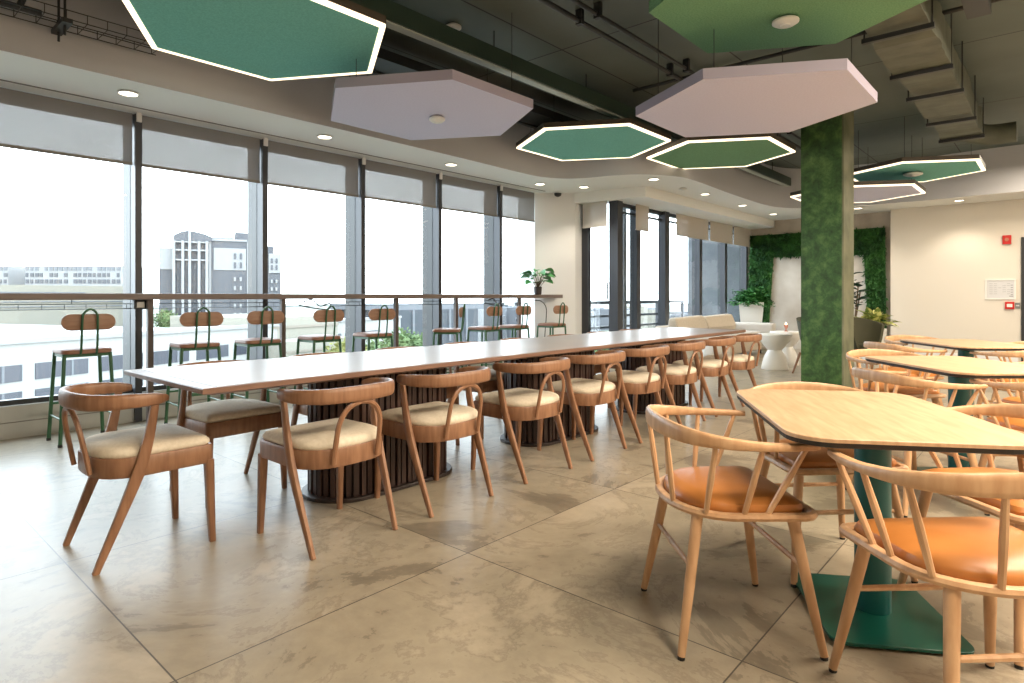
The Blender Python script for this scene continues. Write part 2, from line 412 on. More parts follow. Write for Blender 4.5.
sh = [((8.2, 5.50, 0), R(90), .23, 2.22, 'beige roller shade in the corner beside the white wall'),
      ((9.0, 5.1, 0), 0, .21, 2.20, 'narrow beige roller shade right of the corner door post'),
      ((10.94, 5.13, 0), 0, .68, 2.22, 'wide beige roller shade over the sofa, left of three in line'),
      ((12.27, 5.13, 0), 0, .56, 2.22, 'beige roller shade over the sofa, middle of three in line'),
      ((13.38, 5.13, 0), 0, .48, 2.22, 'beige roller shade over the sofa, right of three beside the hedge wall')]
for loc, rz, w, zb, lab in sh:
    t = thing('roller_shade', lab, 'roller shade', loc, rz, 'beige roller shades by the sliding doors')
    obj('shade_fabric', box(NB(), -w, w, 0, .003, zb+.02, 2.618), M['shade2'], t)
    obj('hem_bar', box(NB(), -w, w, -.008, .010, zb, zb+.02), M['shade2'], t)

# far wall, right wall, back walls
struct('wall_far', box(NB(), 13.9, 14.1, 2.35, 5.32, 0, ZS), M['concrete'])
struct('wall_right', box(NB(), 13.6, 14.1, YB, 2.38, 0, ZS), M['cream_wall'])
struct('wall_back', box(NB(), XB-.15, XB, YB, 6.6, 0, ZC), M['cream_wall'])
struct('wall_south', box(NB(), XB, 14.1, YB-.15, YB, 0, ZC), M['cream_wall'])
struct('baseboard_right', box(NB(), 13.585, 13.6, .5, 2.38, 0, .1), M['white'])
d8 = struct('door_8', box(NB(), 13.56, 13.62, -.55, .455, 0, 2.13), M['black_metal'])
obj('door_leaf', box(NB(), 13.55, 13.57, -.48, .39, .01, 2.06), M['frame_dark'], d8)
struct('column', box(NB(), 8.12, 8.61, 1.925, 2.385, 0, ZC), M['col_green'])
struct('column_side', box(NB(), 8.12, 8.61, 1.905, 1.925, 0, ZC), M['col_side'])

# hedge arch on the far wall
HX = 13.9
def quadprism(bm, pts, x0, x1):
    a = [bm.verts.new((x0, y, z)) for y, z in pts]; b_ = [bm.verts.new((x1, y, z)) for y, z in pts]
    n = len(pts)
    for i in range(n): bm.faces.new([a[i], a[(i+1) % n], b_[(i+1) % n], b_[i]])
    bm.faces.new(a); bm.faces.new(list(reversed(b_)))
legL = [(5.12, 2.47), (4.64, 2.47), (4.64, 1.98), (4.76, .0), (5.2, .0)]
legR = [(2.90, 2.47), (2.52, 2.47), (2.50, 0), (2.78, 0), (2.88, 1.95)]
top = [(4.66, 2.47), (2.88, 2.47), (2.88, 1.95), (4.66, 1.98)]
t = thing('hedge_arch', 'green artificial hedge arch framing a pale concrete panel on the far wall', 'hedge', (HX, 3.7, 0))
def inpoly(y, z, P):
    c = False; n = len(P)
    for i in range(n):
        (y1, z1), (y2, z2) = P[i], P[(i+1) % n]
        if (z1 > z) != (z2 > z) and y < (y2-y1)*(z-z1)/(z2-z1)+y1: c = not c
    return c
bm = NB()
for P in (legL, legR, top): quadprism(bm, [(y-3.7, z) for y, z in P], -.08, -.001)
cnt = 0
while cnt < 5200:
    y = random.uniform(2.48, 5.2); z = random.uniform(0, 2.5)
    if any(inpoly(y, z, P) for P in (legL, legR, top)):
        leaf(bm, (-.07, y-3.7, z), (-.7, random.uniform(-1, 1), random.uniform(-.9, .9)), random.uniform(.05, .11), .035, curl=.3, seg=1)
        cnt += 1
obj('hedge_foliage', bm, M['hedge'], t)
bm = NB(); quadprism(bm, [(4.68-3.7, 2.0), (2.86-3.7, 1.98), (2.76-3.7, 0), (4.78-3.7, 0)], -.03, -.001)
obj('backing_panel', bm, M['concrete_lt'], t)

# ------------------------------------------------------------------ lights
world = bpy.data.worlds.new('world'); scn.world = world; world.use_nodes = True
wn = world.node_tree; bg = wn.nodes['Background']
tc = wn.nodes.new('ShaderNodeTexCoord'); sx = wn.nodes.new('ShaderNodeSeparateXYZ'); wn.links.new(tc.outputs['Generated'], sx.inputs[0])
cr = wn.nodes.new('ShaderNodeValToRGB'); cr.color_ramp.elements[0].position = 0; cr.color_ramp.elements[0].color = (.88, .94, 1, 1)
cr.color_ramp.elements[1].position = .7; cr.color_ramp.elements[1].color = (.72, .85, 1, 1)
nz = wn.nodes.new('ShaderNodeTexNoise'); nz.inputs['Scale'].default_value = 2.5; nz.inputs['Detail'].default_value = 5
wn.links.new(tc.outputs['Generated'], nz.inputs['Vector'])
ad = wn.nodes.new('ShaderNodeMath'); ad.operation = 'MULTIPLY_ADD'; wn.links.new(nz.outputs['Fac'], ad.inputs[0]); ad.inputs[1].default_value = -.35; wn.links.new(sx.outputs[2], ad.inputs[2])
wn.links.new(ad.outputs[0], cr.inputs['Fac']); wn.links.new(cr.outputs['Color'], bg.inputs['Color']); bg.inputs['Strength'].default_value = 4.9

def area(name, loc, size, power, col, rot=(0, 0, 0), sizey=None, portal=False):
    l = bpy.data.lights.new(name, 'AREA'); l.energy = power; l.color = col; l.size = size
    if sizey: l.shape = 'RECTANGLE'; l.size_y = sizey
    if portal: l.cycles.is_portal = True
    o = bpy.data.objects.new(name, l); COL.objects.link(o); o.location = loc; o.rotation_euler = rot; return o
area('window_portal', (2.4, 6.27, 1.5), 10.2, 1, (1, 1, 1), (R(-90), 0, 0), 2.5, True)
area('door_portal', (11.1, 5.4, 1.35), 5.4, 1, (1, 1, 1), (R(-90), 0, 0), 2.5, True)
WARM = (1, .87, .70)
# downlights
dl = [(1.68, 5.64), (3.48, 5.66), (5.26, 5.67), (7.04, 5.68), (7.67, 5.34), (7.81, 4.25), (9.50, 4.25), (11.13, 4.27), (12.72, 4.26), (12.92, 2.79), (13.02, 1.26)]
dlab = ['nearest round downlight in the white soffit over the left windows', 'second round downlight along the soffit over the left windows', 'third round downlight along the soffit over the left windows',
        'fourth round downlight along the left soffit, by the white wall', 'round downlight beside the ceiling camera at the corner', 'round downlight over the box beam corner, first of the row to the hedge',
        'round downlight in the row to the hedge, second from the corner', 'round downlight in the row to the hedge, third from the corner', 'round downlight in the row to the hedge, last before the far wall',
        'round downlight just right of the green column', 'round downlight above the cream wall on the right']
first = None
for i, (x, y) in enumerate(dl):
    if first is None:
        t = thing('downlight', dlab[i], 'downlight', (x, y, ZS), 0, 'round ceiling downlights')
        bm = NB(); lathe(bm, [(.075, -.002), (.085, -.012), (.068, -.014), (.066, -.004)], 24); obj('rim', bm, M['plastic'], t, smooth=True)
        bm = NB(); cyl(bm, 0, 0, -.011, -.005, .064, seg=24); obj('lens', bm, M['lamp_disc'], t)
        first = t
    else:
        t = copy_tree(first); t.location = (x, y, ZS); t['label'] = dlab[i]
def spot(x, y, z, e, ang=115, col=WARM):
    l = bpy.data.lights.new('spot', 'SPOT'); l.energy = e; l.color = col; l.spot_size = R(ang); l.spot_blend = .6; l.shadow_soft_size = .06
    o = bpy.data.objects.new('downlight_lamp', l); COL.objects.link(o); o.location = (x, y, z); return o
for i, (x, y) in enumerate(dl): spot(x, y, ZS-.03, 9 if x < 7.5 else 28)
# added fill lamps without fixtures, out of view behind and beside the camera
for x, y in [(2.9, -.9), (4.6, -1.4), (7, -1.4), (10, -1.4), (7, -3.4), (3.4, -3.2), (11.5, -.2), (5.6, -.7), (1.1, -.9)]:
    area('fill_lamp', (x, y, 3.2), .8, 64 if x < 6 else 46, (1, .85, .65))

# ------------------------------------------------------------------ hexagon panels
def hexo(r): return [(r*math.cos(R(60*k)), r*math.sin(R(60*k))) for k in range(6)]
def hexpanel(cx, cy, z, r, lit, felt, label, edge=None):
    t = thing('hexagon_panel', label, 'ceiling panel', (cx, cy, z), 0, 'hexagonal ceiling panels')
    if lit:
        bm = NB(); prism(bm, hexo(r-.05), .004, .06); obj('felt_board', bm, felt, t)
        def ring(ro, ri, z0, z1):
            bm = NB(); A = hexo(ro); B = hexo(ri)
            va = [[bm.verts.new((x, y, z_)) for x, y in P] for P, z_ in ((A, z0), (B, z0), (B, z1), (A, z1))]
            for k in range(6):
                j = (k+1) % 6
                for q in range(4):
                    bm.faces.new([va[q][k], va[q][j], va[(q+1) % 4][j], va[(q+1) % 4][k]])
            return bm
        obj('led_strip', ring(r-.004, r-.05, 0, .02), M['led'], t)
        obj('frame', ring(r, r-.03, .021, .075), M['frame_dark'], t)
    else:
        bm = NB(); prism(bm, hexo(r), 0, .075)
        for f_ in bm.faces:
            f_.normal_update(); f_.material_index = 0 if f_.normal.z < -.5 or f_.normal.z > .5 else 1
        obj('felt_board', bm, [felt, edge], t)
    for k in (0, 2, 3, 5):
        a_ = R(60*k); x, y = .8*r*math.cos(a_), .8*r*math.sin(a_)
        bm = NB(); cyl(bm, x, y, .06, ZC-z-.001, .003, seg=6); obj('suspension_wire', bm, M['black_metal'], t)
    return t
hexpanel(2.12, 4.24, 2.97, .93, True, M['teal_felt'], 'largest lit hexagon panel with teal green felt, top left of the room')
hexpanel(3.52, 4.08, 2.70, .92, False, M['purple_felt'], 'unlit lilac felt hexagon panel left of centre, near the windows', M['purple_edge'])
hexpanel(6.27, 4.25, 2.97, .94, True, M['teal_felt'], 'lit hexagon panel with teal felt in the middle, left of the light green one')
hexpanel(7.55, 3.19, 2.90, .90, True, M['green_felt'], 'lit hexagon panel with light green felt just left of the green column')
hexpanel(4.89, 1.80, 2.60, .90, False, M['purple_felt'], 'unlit lilac felt hexagon panel hanging in front of the column top', M['purple_edge'])
hexpanel(4.10, 1.23, 3.0, .91, False, M['green_felt'], 'unlit light green felt hexagon panel at the top edge, with a detector', M['green_felt'])
hexpanel(10.32, 1.52, 2.87, .90, True, M['teal_felt'], 'lit hexagon panel with teal felt right of the column')
hexpanel(10.43, 2.27, 2.65, .94, True, M['purple_felt'], 'lit hexagon panel with lilac felt partly hidden behind the column')

def disc_thing(name, x, y, z, r, h, label, cat, group=None, stem=0):
    t = thing(name, label, cat, (x, y, z), 0, group)
    bm = NB(); lathe(bm, [(r*.7, -h), (r, -h*.65), (r, -h*.35), (r*.6, 0)], 24); obj('body', bm, M['plastic'], t, smooth=True)
    bm = NB(); lathe(bm, [(r*.35, -h-.008), (r*.45, -h), (r*.45, -h+.002)], 16); obj('sensor', bm, M['grey_plastic'] if stem else M['plastic'], t, smooth=True)
    return t
disc_thing('smoke_detector', 3.60, 4.06, 2.70, .07, .05, 'white smoke detector under the lilac panel left of centre', 'smoke detector', 'smoke detectors')
disc_thing('smoke_detector', 4.33, 1.37, 3.0, .085, .045, 'white smoke detector under the light green panel at the top', 'smoke detector', 'smoke detectors')
disc_thing('smoke_detector', 10.25, 1.52, 2.87, .12, .045, 'white smoke detector under the lit teal panel right of the column', 'smoke detector', 'smoke detectors')
disc_thing('smoke_detector', 3.72, 3.38+.6, ZC, .07, .05, 'small white detector on the dark slab beside the long beam', 'smoke detector', 'smoke detectors')
t = disc_thing('sprinkler', 8.78, 4.28, ZS, .06, .04, 'small ceiling sprinkler in the soffit between two downlights', 'sprinkler')
t = thing('security_camera', 'black dome security camera at the ceiling corner above the bar end', 'security camera', (7.80, 5.93, ZS))
bm = NB(); lathe(bm, [(.02, -.075), (.05, -.06), (.06, -.03), (.06, -.02)], 16); obj('dome', bm, M['black_metal'], t, smooth=True)
bm = NB(); cyl(bm, 0, 0, -.02, -.001, .065); obj('mount', bm, M['plastic'], t)

# ------------------------------------------------------------------ ceiling services
t = thing('service_beam', 'long dark green ceiling beam with a pale underside lip running to the far wall', 'beam', (2.2, 3.73, 3.18))
bm = NB(); box(bm, -4, 10.2, 0, .14, 0.012, .16); obj('channel', bm, M['dark_green'], t)
bm = NB(); box(bm, -4, 10.2, .02, .10, 0, .012); obj('lip', bm, M['lip'], t)
for k in range(7):
    bm = NB(); cyl(bm, .4+1.45*k, .07, .16, ZC-3.18-.001, .006, seg=6); obj('hanger_rod', bm, M['black_metal'], t)
t = thing('cable_trunking', 'broad black cable trunking beside the green beam, above the lilac panel', 'trunking', (2, 4.45, 3.22))
bm = NB(); box(bm, -4, 4.6, 0, .45, 0, .09); obj('tray', bm, M['black_metal'], t)
for k in range(6):
    bm = NB(); sweep(bm, spline([(-3+k*1.2, .1, -.01), (-2.6+k*1.2, .2+.05*(k % 3), -.03), (-2.0+k*1.2, .32, -.01)], 5), .012, seg=6); obj('cable', bm, M['black_metal'], t)
for Y, z, lab, r in ((2.98, 3.42, 'black ceiling pipe, the left of two parallel pipes', .022), (2.80, 3.42, 'black ceiling pipe, the right of two parallel pipes', .018)):
    t = thing('pipe', lab, 'pipe', (2, Y, z), 0, 'black pipes under the slab')
    bm = NB(); sweep(bm, [(-4, 0, 0), (9.5, 0, 0)], r, seg=10); obj('tube', bm, M['black_metal'], t, smooth=True)
    for k in range(6):
        bm = NB(); box(bm, -1+k*1.6, -.96+k*1.6, -.03, .03, -.03, .096); obj('clip', bm, M['black_metal'], t)
t = thing('pipe', 'black pipe crossing the slab above the insulated duct', 'pipe', (6.15, 0, 3.46), 0, 'black pipes under the slab')
bm = NB(); sweep(bm, [(0, -4, 0), (0, 3.6, 0)], .02, seg=10); obj('tube', bm, M['black_metal'], t, smooth=True)
# duct
t = thing('air_duct', 'large grey insulated rectangular air duct under the slab on the right', 'duct', (5, .88, 3.1))
bm = NB()
rings = []
for k in range(60):
    x = -1.2+k*.098
    j = [random.uniform(-.006, .006) for _ in range(4)]
    st = 0 if (k//9) % 2 else .018
    w0, w1, h0, h1 = -.19-st+j[0], .19+st+j[1], -st+j[2]*.7, .26+j[3]
    rings.append([(x, w0, h0), (x, w1, h0), (x, w1, h1), (x, w0, h1)])
loft(bm, rings); obj('duct_body', bm, M['duct'], t)
for x in (.25, 1.3, 2.1, 3.3, 4.3):
    bm = NB(); box(bm, x, x+.04, -.23, .23, -.06, -.025); obj('support_bar', bm, M['black_metal'], t)
    for s_ in (-.215, .215):
        bm = NB(); cyl(bm, x+.02, s_, -.06, .419, .006, seg=6); obj('threaded_rod', bm, M['black_metal'], t)
bm = NB()
sweep(bm, spline([(4.4, 0, .13), (4.8, -.05, .12), (5.0, -.25, .10), (5.02, -.5, .10)], 5), .13, seg=14); obj('flexible_elbow', bm, M['duct'], t, smooth=True)
t = thing('air_duct', 'short silver duct stub peeking behind the light green panel', 'duct', (5.05, .35, 3.14))
bm = NB(); box(bm, 0, .5, 0, .14, 0, .28); obj('duct_body', bm, M['fin'], t)
# wire basket at top left
t = thing('wire_tray', 'black wire cable basket on the taupe bulkhead, top left corner', 'cable tray', (0, 5.12, 3.0))
bm = NB()
for yy, zz in ((-.12, 0), (0, 0), (.12, 0), (-.12, .06), (.12, .06)): sweep(bm, [(-1.5, yy, zz), (1.75, yy, zz)], .004, seg=5)
k = -1.4
while k < 1.75:
    sweep(bm, [(k, -.12, .06), (k, -.12, 0), (k, .12, 0), (k, .12, .06)], .003, seg=5); k += .12
obj('wire_mesh', bm, M['black_metal'], t)
for s_ in (-.16, .16):
    bm = NB(); sweep(bm, [(1.12, s_*.5, -.10), (1.12, s_*.5, ZC-3.0-.001)], .008, seg=6); obj('threaded_rod', bm, M['black_metal'], t)
bm = NB(); box(bm, 1.09, 1.15, -.15, .15, -.035, -.005); obj('support_bar', bm, M['black_metal'], t)
bm = NB(); sweep(bm, [(-1.5, -.04, .02), (1.0, -.03, .02)], .022, seg=8); obj('cable_bundle', bm, M['black_metal'], t)
for x0 in (.66, .88):
    bm = NB(); sweep(bm, spline([(x0, -.05, .02), (x0+.03, -.04, .15), (x0, -.02, .35), (x0, 0, ZC-3.0-.01)], 4), .02, seg=8); obj('cable_drop', bm, M['black_metal'], t)

# ------------------------------------------------------------------ walnut armchair
def D_outline(hw_f, hw_r, yf, yr, rf=.03, n=10, power=2.3):
    o = []
    # front right corner -> rear arc -> front left
    for k in range(4):
        a_ = R(90-90*k/3); o.append((hw_f-rf+rf*math.cos(a_), yf-rf+rf*math.sin(a_)))
    ym = (yf+yr)/2-.02
    for k in range(n*2+1):
        a_ = -PI*k/(2*n)
        c_, s_ = math.cos(a_), math.sin(a_)
        o.append((hw_r*math.copysign(abs(c_)**(2/power), c_), ym+(ym-yr)*math.copysign(abs(s_)**(2/power), s_)))
    for k in range(4):
        a_ = R(180-90*k/3); o.append((-(hw_f-rf)+rf*math.cos(a_), yf-rf+rf*math.sin(a_)))
    return o

def walnut_chair():
    t = thing('dining_armchair', 'x', 'chair')
    W = M['walnut']
    o = D_outline(.230, .234, .235, -.225, power=2.8)
    bm = NB(); pad(bm, o, .365, [(.985, 0), (1, .005), (1, .078), (.985, .084)]); obj('seat_frame', bm, W, t, smooth=True)
    bm = NB(); pad(bm, o, .449, [(.94, 0), (.965, .008), (.965, .02), (.93, .034), (.84, .044), (.62, .052), (.3, .055), (.05, .056)]); obj('seat_cushion', bm, M['cushion'], t, smooth=True)
    for s in (-1, 1):
        bm = NB(); sweep(bm, [(s*.212, .215, .38), (s*.216, .22, .2), (s*.22, .228, 0)], [.021, .018, .0135], seg=8, sq=.45, up=(0, 1, 0)); obj('leg', bm, W, t, smooth=True)
    for s in (-1, 1):
        P = spline([(s*.222, -.235, 0), (s*.232, -.155, .2), (s*.238, -.085, .38), (s*.238, -.05, .5), (s*.238, -.03, .60), (s*.240, -.020, .672)], 4)
        n = len(P)
        bm = NB(); sweep(bm, P, lerpl([.011, .014, .016, .014, .013, .012], n), lerpl([.013, .019, .025, .022, .018, .016], n), seg=8, sq=.4, up=(0, 1, 0)); obj('leg', bm, W, t, smooth=True)
    # curved back and arm band
    P = [(-.226, .034, .686), (-.243, -.012, .689), (-.256, -.085, .691), (-.243, -.17, .692), (-.18, -.245, .692), (-.09, -.277, .694), (0, -.285, .694)]
    P = P + [(-x, y, z) for x, y, z in reversed(P[:-1])]
    S = spline(P, 4); n = len(S)
    hh = lerpl([.013, .025, .029, .032, .034, .035, .036, .035, .034, .032, .029, .025, .013], n)
    ww = lerpl([.010, .022, .021, .017, .015, .014, .014, .014, .015, .017, .021, .022, .010], n)
    bm = NB(); sweep(bm, S, ww, hh, seg=12, sq=.35); obj('backrest', bm, W, t, smooth=True)
    P = spline([(-.118, -.228, .385), (-.116, -.245, .48), (-.108, -.262, .570), (-.07, -.272, .632), (0, -.276, .656), (.07, -.272, .632), (.108, -.262, .570), (.116, -.245, .48), (.118, -.228, .385)], 5)
    bm = NB(); sweep(bm, P, .0125, .0105, seg=8, up=(0, 1, 0)); obj('back_hoop', bm, W, t, smooth=True)
    return t

wa = walnut_chair()
wa.location = (.985, 3.14, 0); wa.rotation_euler = (0, 0, R(-90))
tag(wa, 'walnut armchair at the head of the long table, nearest the left edge', 'chair', 'walnut armchairs at the long table')
ordn = ['first', 'second', 'third', 'fourth', 'fifth', 'sixth', 'seventh', 'eighth']
nearx = [(1.63, 2.625), (2.305, 2.625), (3.055, 2.62), (3.74, 2.62), (4.42, 2.62), (5.10, 2.62), (5.80, 2.62), (6.50, 2.62)]
for i, (x, y) in enumerate(nearx):
    c = copy_tree(wa); c.location = (x, y, 0); c.rotation_euler = (0, 0, R([1, 0, -1, 1, -1, 0, 1, -2][i]))
    c['label'] = ('walnut armchair on the near side of the long table, %s from the left' % ordn[i]) if i < 7 else 'walnut armchair on the near side of the long table, farthest at the end'
farx = [1.62, 2.33, 3.02, 3.72, 4.42, 5.12, 5.82, 6.5]
for i, x in enumerate(farx):
    c = copy_tree(wa); c.location = (x-.02, 3.625, 0); c.rotation_euler = (0, 0, R(180+[2, -2, 1, 0, 2, -1, 0, 2][i]))
    c['label'] = ('walnut armchair on the window side of the long table, %s from the left' % ordn[i]) if i < 7 else 'walnut armchair on the window side of the long table, farthest at the end'

# ------------------------------------------------------------------ long table
t = thing('long_table', 'long communal table with pale top, wooden edge and fluted dark bases', 'table', (3.99, 3.105, 0))
TX, TY = 2.94, .485
bm = NB(); box(bm, -TX+.065, TX-.065, -TY+.02, TY-.02, .7485, .7505); obj('table_surface', bm, M['table_grey'], t)
bm = NB()
ro = lambda hw, hh, z: [(-hw, -hh, z), (hw, -hh, z), (hw, hh, z), (-hw, hh, z)]
loft(bm, [ro(TX-.05, TY-.03, .714), ro(TX-.008, TY-.003, .724), ro(TX, TY, .726), ro(TX, TY, .745), ro(TX-.004, TY-.004, .749)])
obj('table_frame', bm, M['table_band'], t)
def stadium(hw, r, n=12):
    return [(hw-r + r*math.cos(R(-90+180*k/n)), r*math.sin(R(-90+180*k/n))) for k in range(n+1)] + [(-(hw-r) + r*math.cos(R(90+180*k/n)), r*math.sin(R(90+180*k/n))) for k in range(n+1)]
for bx in (-1.69, 0, 1.69):
    bm = NB(); prism(bm, [(x+bx, y) for x, y in stadium(.50, .245)], 0, .022)
    pl = obj('plinth', bm, M['plinth'], t, bevel=.004)
    # fluted slats around a core
    bm = NB(); prism(bm, [(x+bx, y) for x, y in stadium(.435, .185)], .022, .715)
    st = stadium(.445, .20, 60); per = []
    L = 0; acc = [0]
    for i in range(len(st)):
        a_, b_ = st[i], st[(i+1) % len(st)]; L += math.dist(a_, b_); acc.append(L)
    ns = 56
    for k in range(ns):
        s0 = L*k/ns
        i = max(j for j in range(len(st)) if acc[j] <= s0)
        a_, b_ = st[i], st[(i+1) % len(st)]; f = (s0-acc[i])/max(1e-6, acc[i+1]-acc[i])
        px, py = a_[0]+(b_[0]-a_[0])*f, a_[1]+(b_[1]-a_[1])*f
        tx, ty = b_[0]-a_[0], b_[1]-a_[1]; l_ = math.hypot(tx, ty); tx /= l_; ty /= l_
        nx, ny = ty, -tx
        hw = .012 if k % 2 else .015; dd = .018 if k % 2 else .012
        q = [(px-tx*hw-nx*.02, py-ty*hw-ny*.02), (px+tx*hw-nx*.02, py+ty*hw-ny*.02), (px+tx*hw+nx*dd, py+ty*hw+ny*dd), (px-tx*hw+nx*dd, py-ty*hw+ny*dd)]
        prism(bm, [(x+bx, y) for x, y in q], .022, .715)
    obj('fluted_column', bm, M['slat'], t)

# ------------------------------------------------------------------ oak tables
def oak_table(x, y, rz, label, oy=0):
    t = thing('cafe_table', label, 'table', (x, y, 0), rz, 'oak cafe tables on teal pedestals')
    o = rrect(.485, .345, .12, 8)
    bm = NB(); pad(bm, o, .708, [(1, 0), (1, .010), (.996, .012)]); obj('tabletop', bm, M['oak_top'], t)
    bm = NB(); pad(bm, o, .686, [(.95, .002), (.992, .008), (.998, .0215)]); obj('bevelled_edge', bm, M['black_edge'], t)
    bm = NB(); cyl(bm, 0, oy, .018, .689, .058, seg=40); obj('pedestal', bm, M['teal'], t, smooth=True)
    bm = NB(); pad(bm, rrect(.255, .215, .05, 6, 0, oy), .008, [(.99, 0), (1, .001), (1, .010), (.995, .011)]); bp = obj('base_plate', bm, M['teal_base'], t)
    for sx_ in (-1, 1):
        for sy_ in (-1, 1):
            bm = NB(); cyl(bm, sx_*.19, sy_*.15+oy, 0, .008, .02, seg=12); obj('foot_pad', bm, M['black_edge'], bp)
    return t
oak_table(2.472, .535, R(32), 'oak cafe table on teal pedestal, largest and nearest in the foreground', -.05)
oak_table(4.62, .445, R(42), 'oak cafe table on teal pedestal, second row behind the nearest table')
oak_table(6.70, .60, R(38), 'oak cafe table on teal pedestal, farthest one by the cream wall')
def oak_chair():
    t = thing('spindle_armchair', 'x', 'chair')
    O = M['oak']
    o = D_outline(.236, .230, .205, -.212, rf=.04, power=2.15)
    bm = NB()
    ringpts = [(x, y, .440) for x, y in o]
    # rim as closed tube
    n = len(ringpts); rings = []
    for i in range(n):
        p = Vector(ringpts[i]); tg = (Vector(ringpts[(i+1) % n])-Vector(ringpts[i-1])).normalized(); sd = tg.cross(Vector((0, 0, 1)))
        rings.append([p+sd*(.017*math.cos(2*PI*k/8))+Vector((0, 0, .014*math.sin(2*PI*k/8))) for k in range(8)])
    vs = [[bm.verts.new(q) for q in r] for r in rings]
    for i in range(n):
        for k in range(8): bm.faces.new([vs[i][k], vs[i][(k+1) % 8], vs[(i+1) % n][(k+1) % 8], vs[(i+1) % n][k]])
    pad(bm, o, .428, [(.98, 0), (.98, .012)])
    obj('seat_frame', bm, O, t, smooth=True)
    bm = NB(); pad(bm, o, .441, [(.86, 0), (.915, .004), (.925, .016), (.90, .03), (.80, .043), (.6, .052), (.3, .056), (.05, .057)]); obj('seat_pad', bm, M['leather'], t, smooth=True)
    for sx_, sy_, tx, ty in ((1, 1, .185, .15), (-1, 1, .185, .15), (1, -1, .165, .15), (-1, -1, .165, .15)):
        fx = .245 if sy_ > 0 else .225; fy = .222
        bm = NB(); sweep(bm, [(sx_*tx, sy_*ty, .43), (sx_*(tx+fx)/2, sy_*(ty+fy)/2, .215), (sx_*fx, sy_*fy, .01)], [.019, .017, .0125], seg=10, up=(0, 1, 0))
        lg = obj('leg', bm, O, t, smooth=True)
        bm = NB(); cyl(bm, sx_*fx, sy_*fy, 0, .01, .0115, seg=10); obj('rubber_foot', bm, M['black_edge'], lg)
    for sy_ in (-1, 1):
        z = .27; f = (.43-z)/.42; tx = .185 if sy_ > 0 else .165; fx = .245 if sy_ > 0 else .225
        x = tx+(fx-tx)*f; y = sy_*(.15+.072*f)
        bm = NB(); sweep(bm, [(-x, y, z), (0, y, z), (x, y, z)], [.008, .010, .008], seg=8); obj('stretcher', bm, O, t, smooth=True)
    P = [(-.268, .190, .668), (-.284, .10, .670), (-.288, -.0, .674), (-.270, -.105, .682), (-.215, -.187, .690), (-.12, -.232, .697), (0, -.247, .70)]
    P = P + [(-x, y, z) for x, y, z in reversed(P[:-1])]
    S = spline(P, 5); n = len(S)
    hh = lerpl([.010, .012, .014, .019, .025, .029, .031, .029, .025, .019, .014, .012, .010], n)
    ww = lerpl([.012, .017, .016, .014, .012, .011, .011, .011, .012, .014, .016, .017, .012], n)
    bm = NB(); sweep(bm, S, ww, hh, seg=12, sq=.35); obj('arm_rail', bm, O, t, smooth=True)
    for s in (-1, 1):
        for (tx, ty, tz), (bx, by) in (((.274, .150, .664), (.230, .05)), ((.287, .01, .668), (.231, -.025)), ((.258, -.125, .674), (.203, -.135)), ((.105, -.235, .685), (.09, -.206))):
            bm = NB(); a_ = Vector((s*tx, ty, tz)); b_ = Vector((s*bx, by, .448)); sweep(bm, [b_, (a_+b_)/2, a_], [.0085, .0105, .008], seg=8, up=(0, 1, 0)); obj('spindle', bm, O, t, smooth=True)
    return t
oc = oak_chair()
oc.location = (2.10, .872, 0); oc.rotation_euler = (0, 0, R(-46-90))
tag(oc, 'oak spindle armchair with tan seat, fully visible left of the nearest cafe table', 'chair', 'oak spindle armchairs around the cafe tables')
oak_list = [
 (2.04, .175, 44, 'oak spindle armchair with tan seat, closest and cut by the right edge'),
 (2.85, .75, 225, 'oak spindle armchair behind the nearest cafe table, seen past its left pedestal side'),
 (2.75, .12, 138, 'oak spindle armchair right of the nearest pedestal, its tan seat under the tabletop edge'),
 (4.0, .60, -42, 'oak spindle armchair left of the second cafe table, backrest above the first tabletop'),
 (4.20, .02, 40, 'oak spindle armchair at the right edge between the first and second cafe tables'),
 (5.13, .88, 228, 'oak spindle armchair beyond the second cafe table, nearest the green column'),
 (5.05, .0, 140, 'oak spindle armchair beyond the second cafe table at the right edge'),
 (6.30, 1.02, -42, 'oak spindle armchair left of the farthest cafe table'),
 (6.30, .20, 42, 'oak spindle armchair on the near side of the farthest cafe table'),
 (7.25, 1.02, 225, 'oak spindle armchair behind the farthest cafe table, left one'),
 (7.25, .15, 138, 'oak spindle armchair behind the farthest cafe table, right one')]
for x, y, a_, lab in oak_list:
    c = copy_tree(oc); c.location = (x, y, 0); c.rotation_euler = (0, 0, R(a_-90)); c['label'] = lab

# ------------------------------------------------------------------ window bar
t = thing('window_bar', 'long narrow wooden bar counter along the windows on square posts', 'bar counter', (0, 6.0, 0))
bm = NB(); box(bm, -2.5, 7.84, -.14, .16, 1.098, 1.152); obj('counter_top', bm, M['bar_wood'], t, bevel=.006)
for x in (-.5, .72, 1.93, 3.16, 4.60, 5.58, 6.85):
    bm = NB(); box(bm, x-.022, x+.022, -.10, -.056, 0, 1.10); obj('post', bm, M['post'], t)
t = thing('wire_tray', 'thin black wire cable basket slung beneath the window bar', 'cable tray', (0, 6.09, 0))
bm = NB()
for z in (1.02, 1.062): sweep(bm, [(-2, 0, z), (7.3, 0, z)], .0035, seg=5)
sweep(bm, [(-2, .07, 1.02), (7.3, .07, 1.02)], .0035, seg=5)
k = -1.95
while k < 7.3: sweep(bm, [(k, 0, 1.062), (k, 0, 1.02), (k, .07, 1.02)], .0025, seg=5); k += .15
obj('wire_mesh', bm, M['black_metal'], t)
for x in (0, 1.4, 2.7, 4.1, 5.1, 6.3):
    bm = NB(); sweep(bm, [(x, 0, 1.0621), (x, 0, 1.1)], .003, seg=5); obj('hanger', bm, M['black_metal'], t)
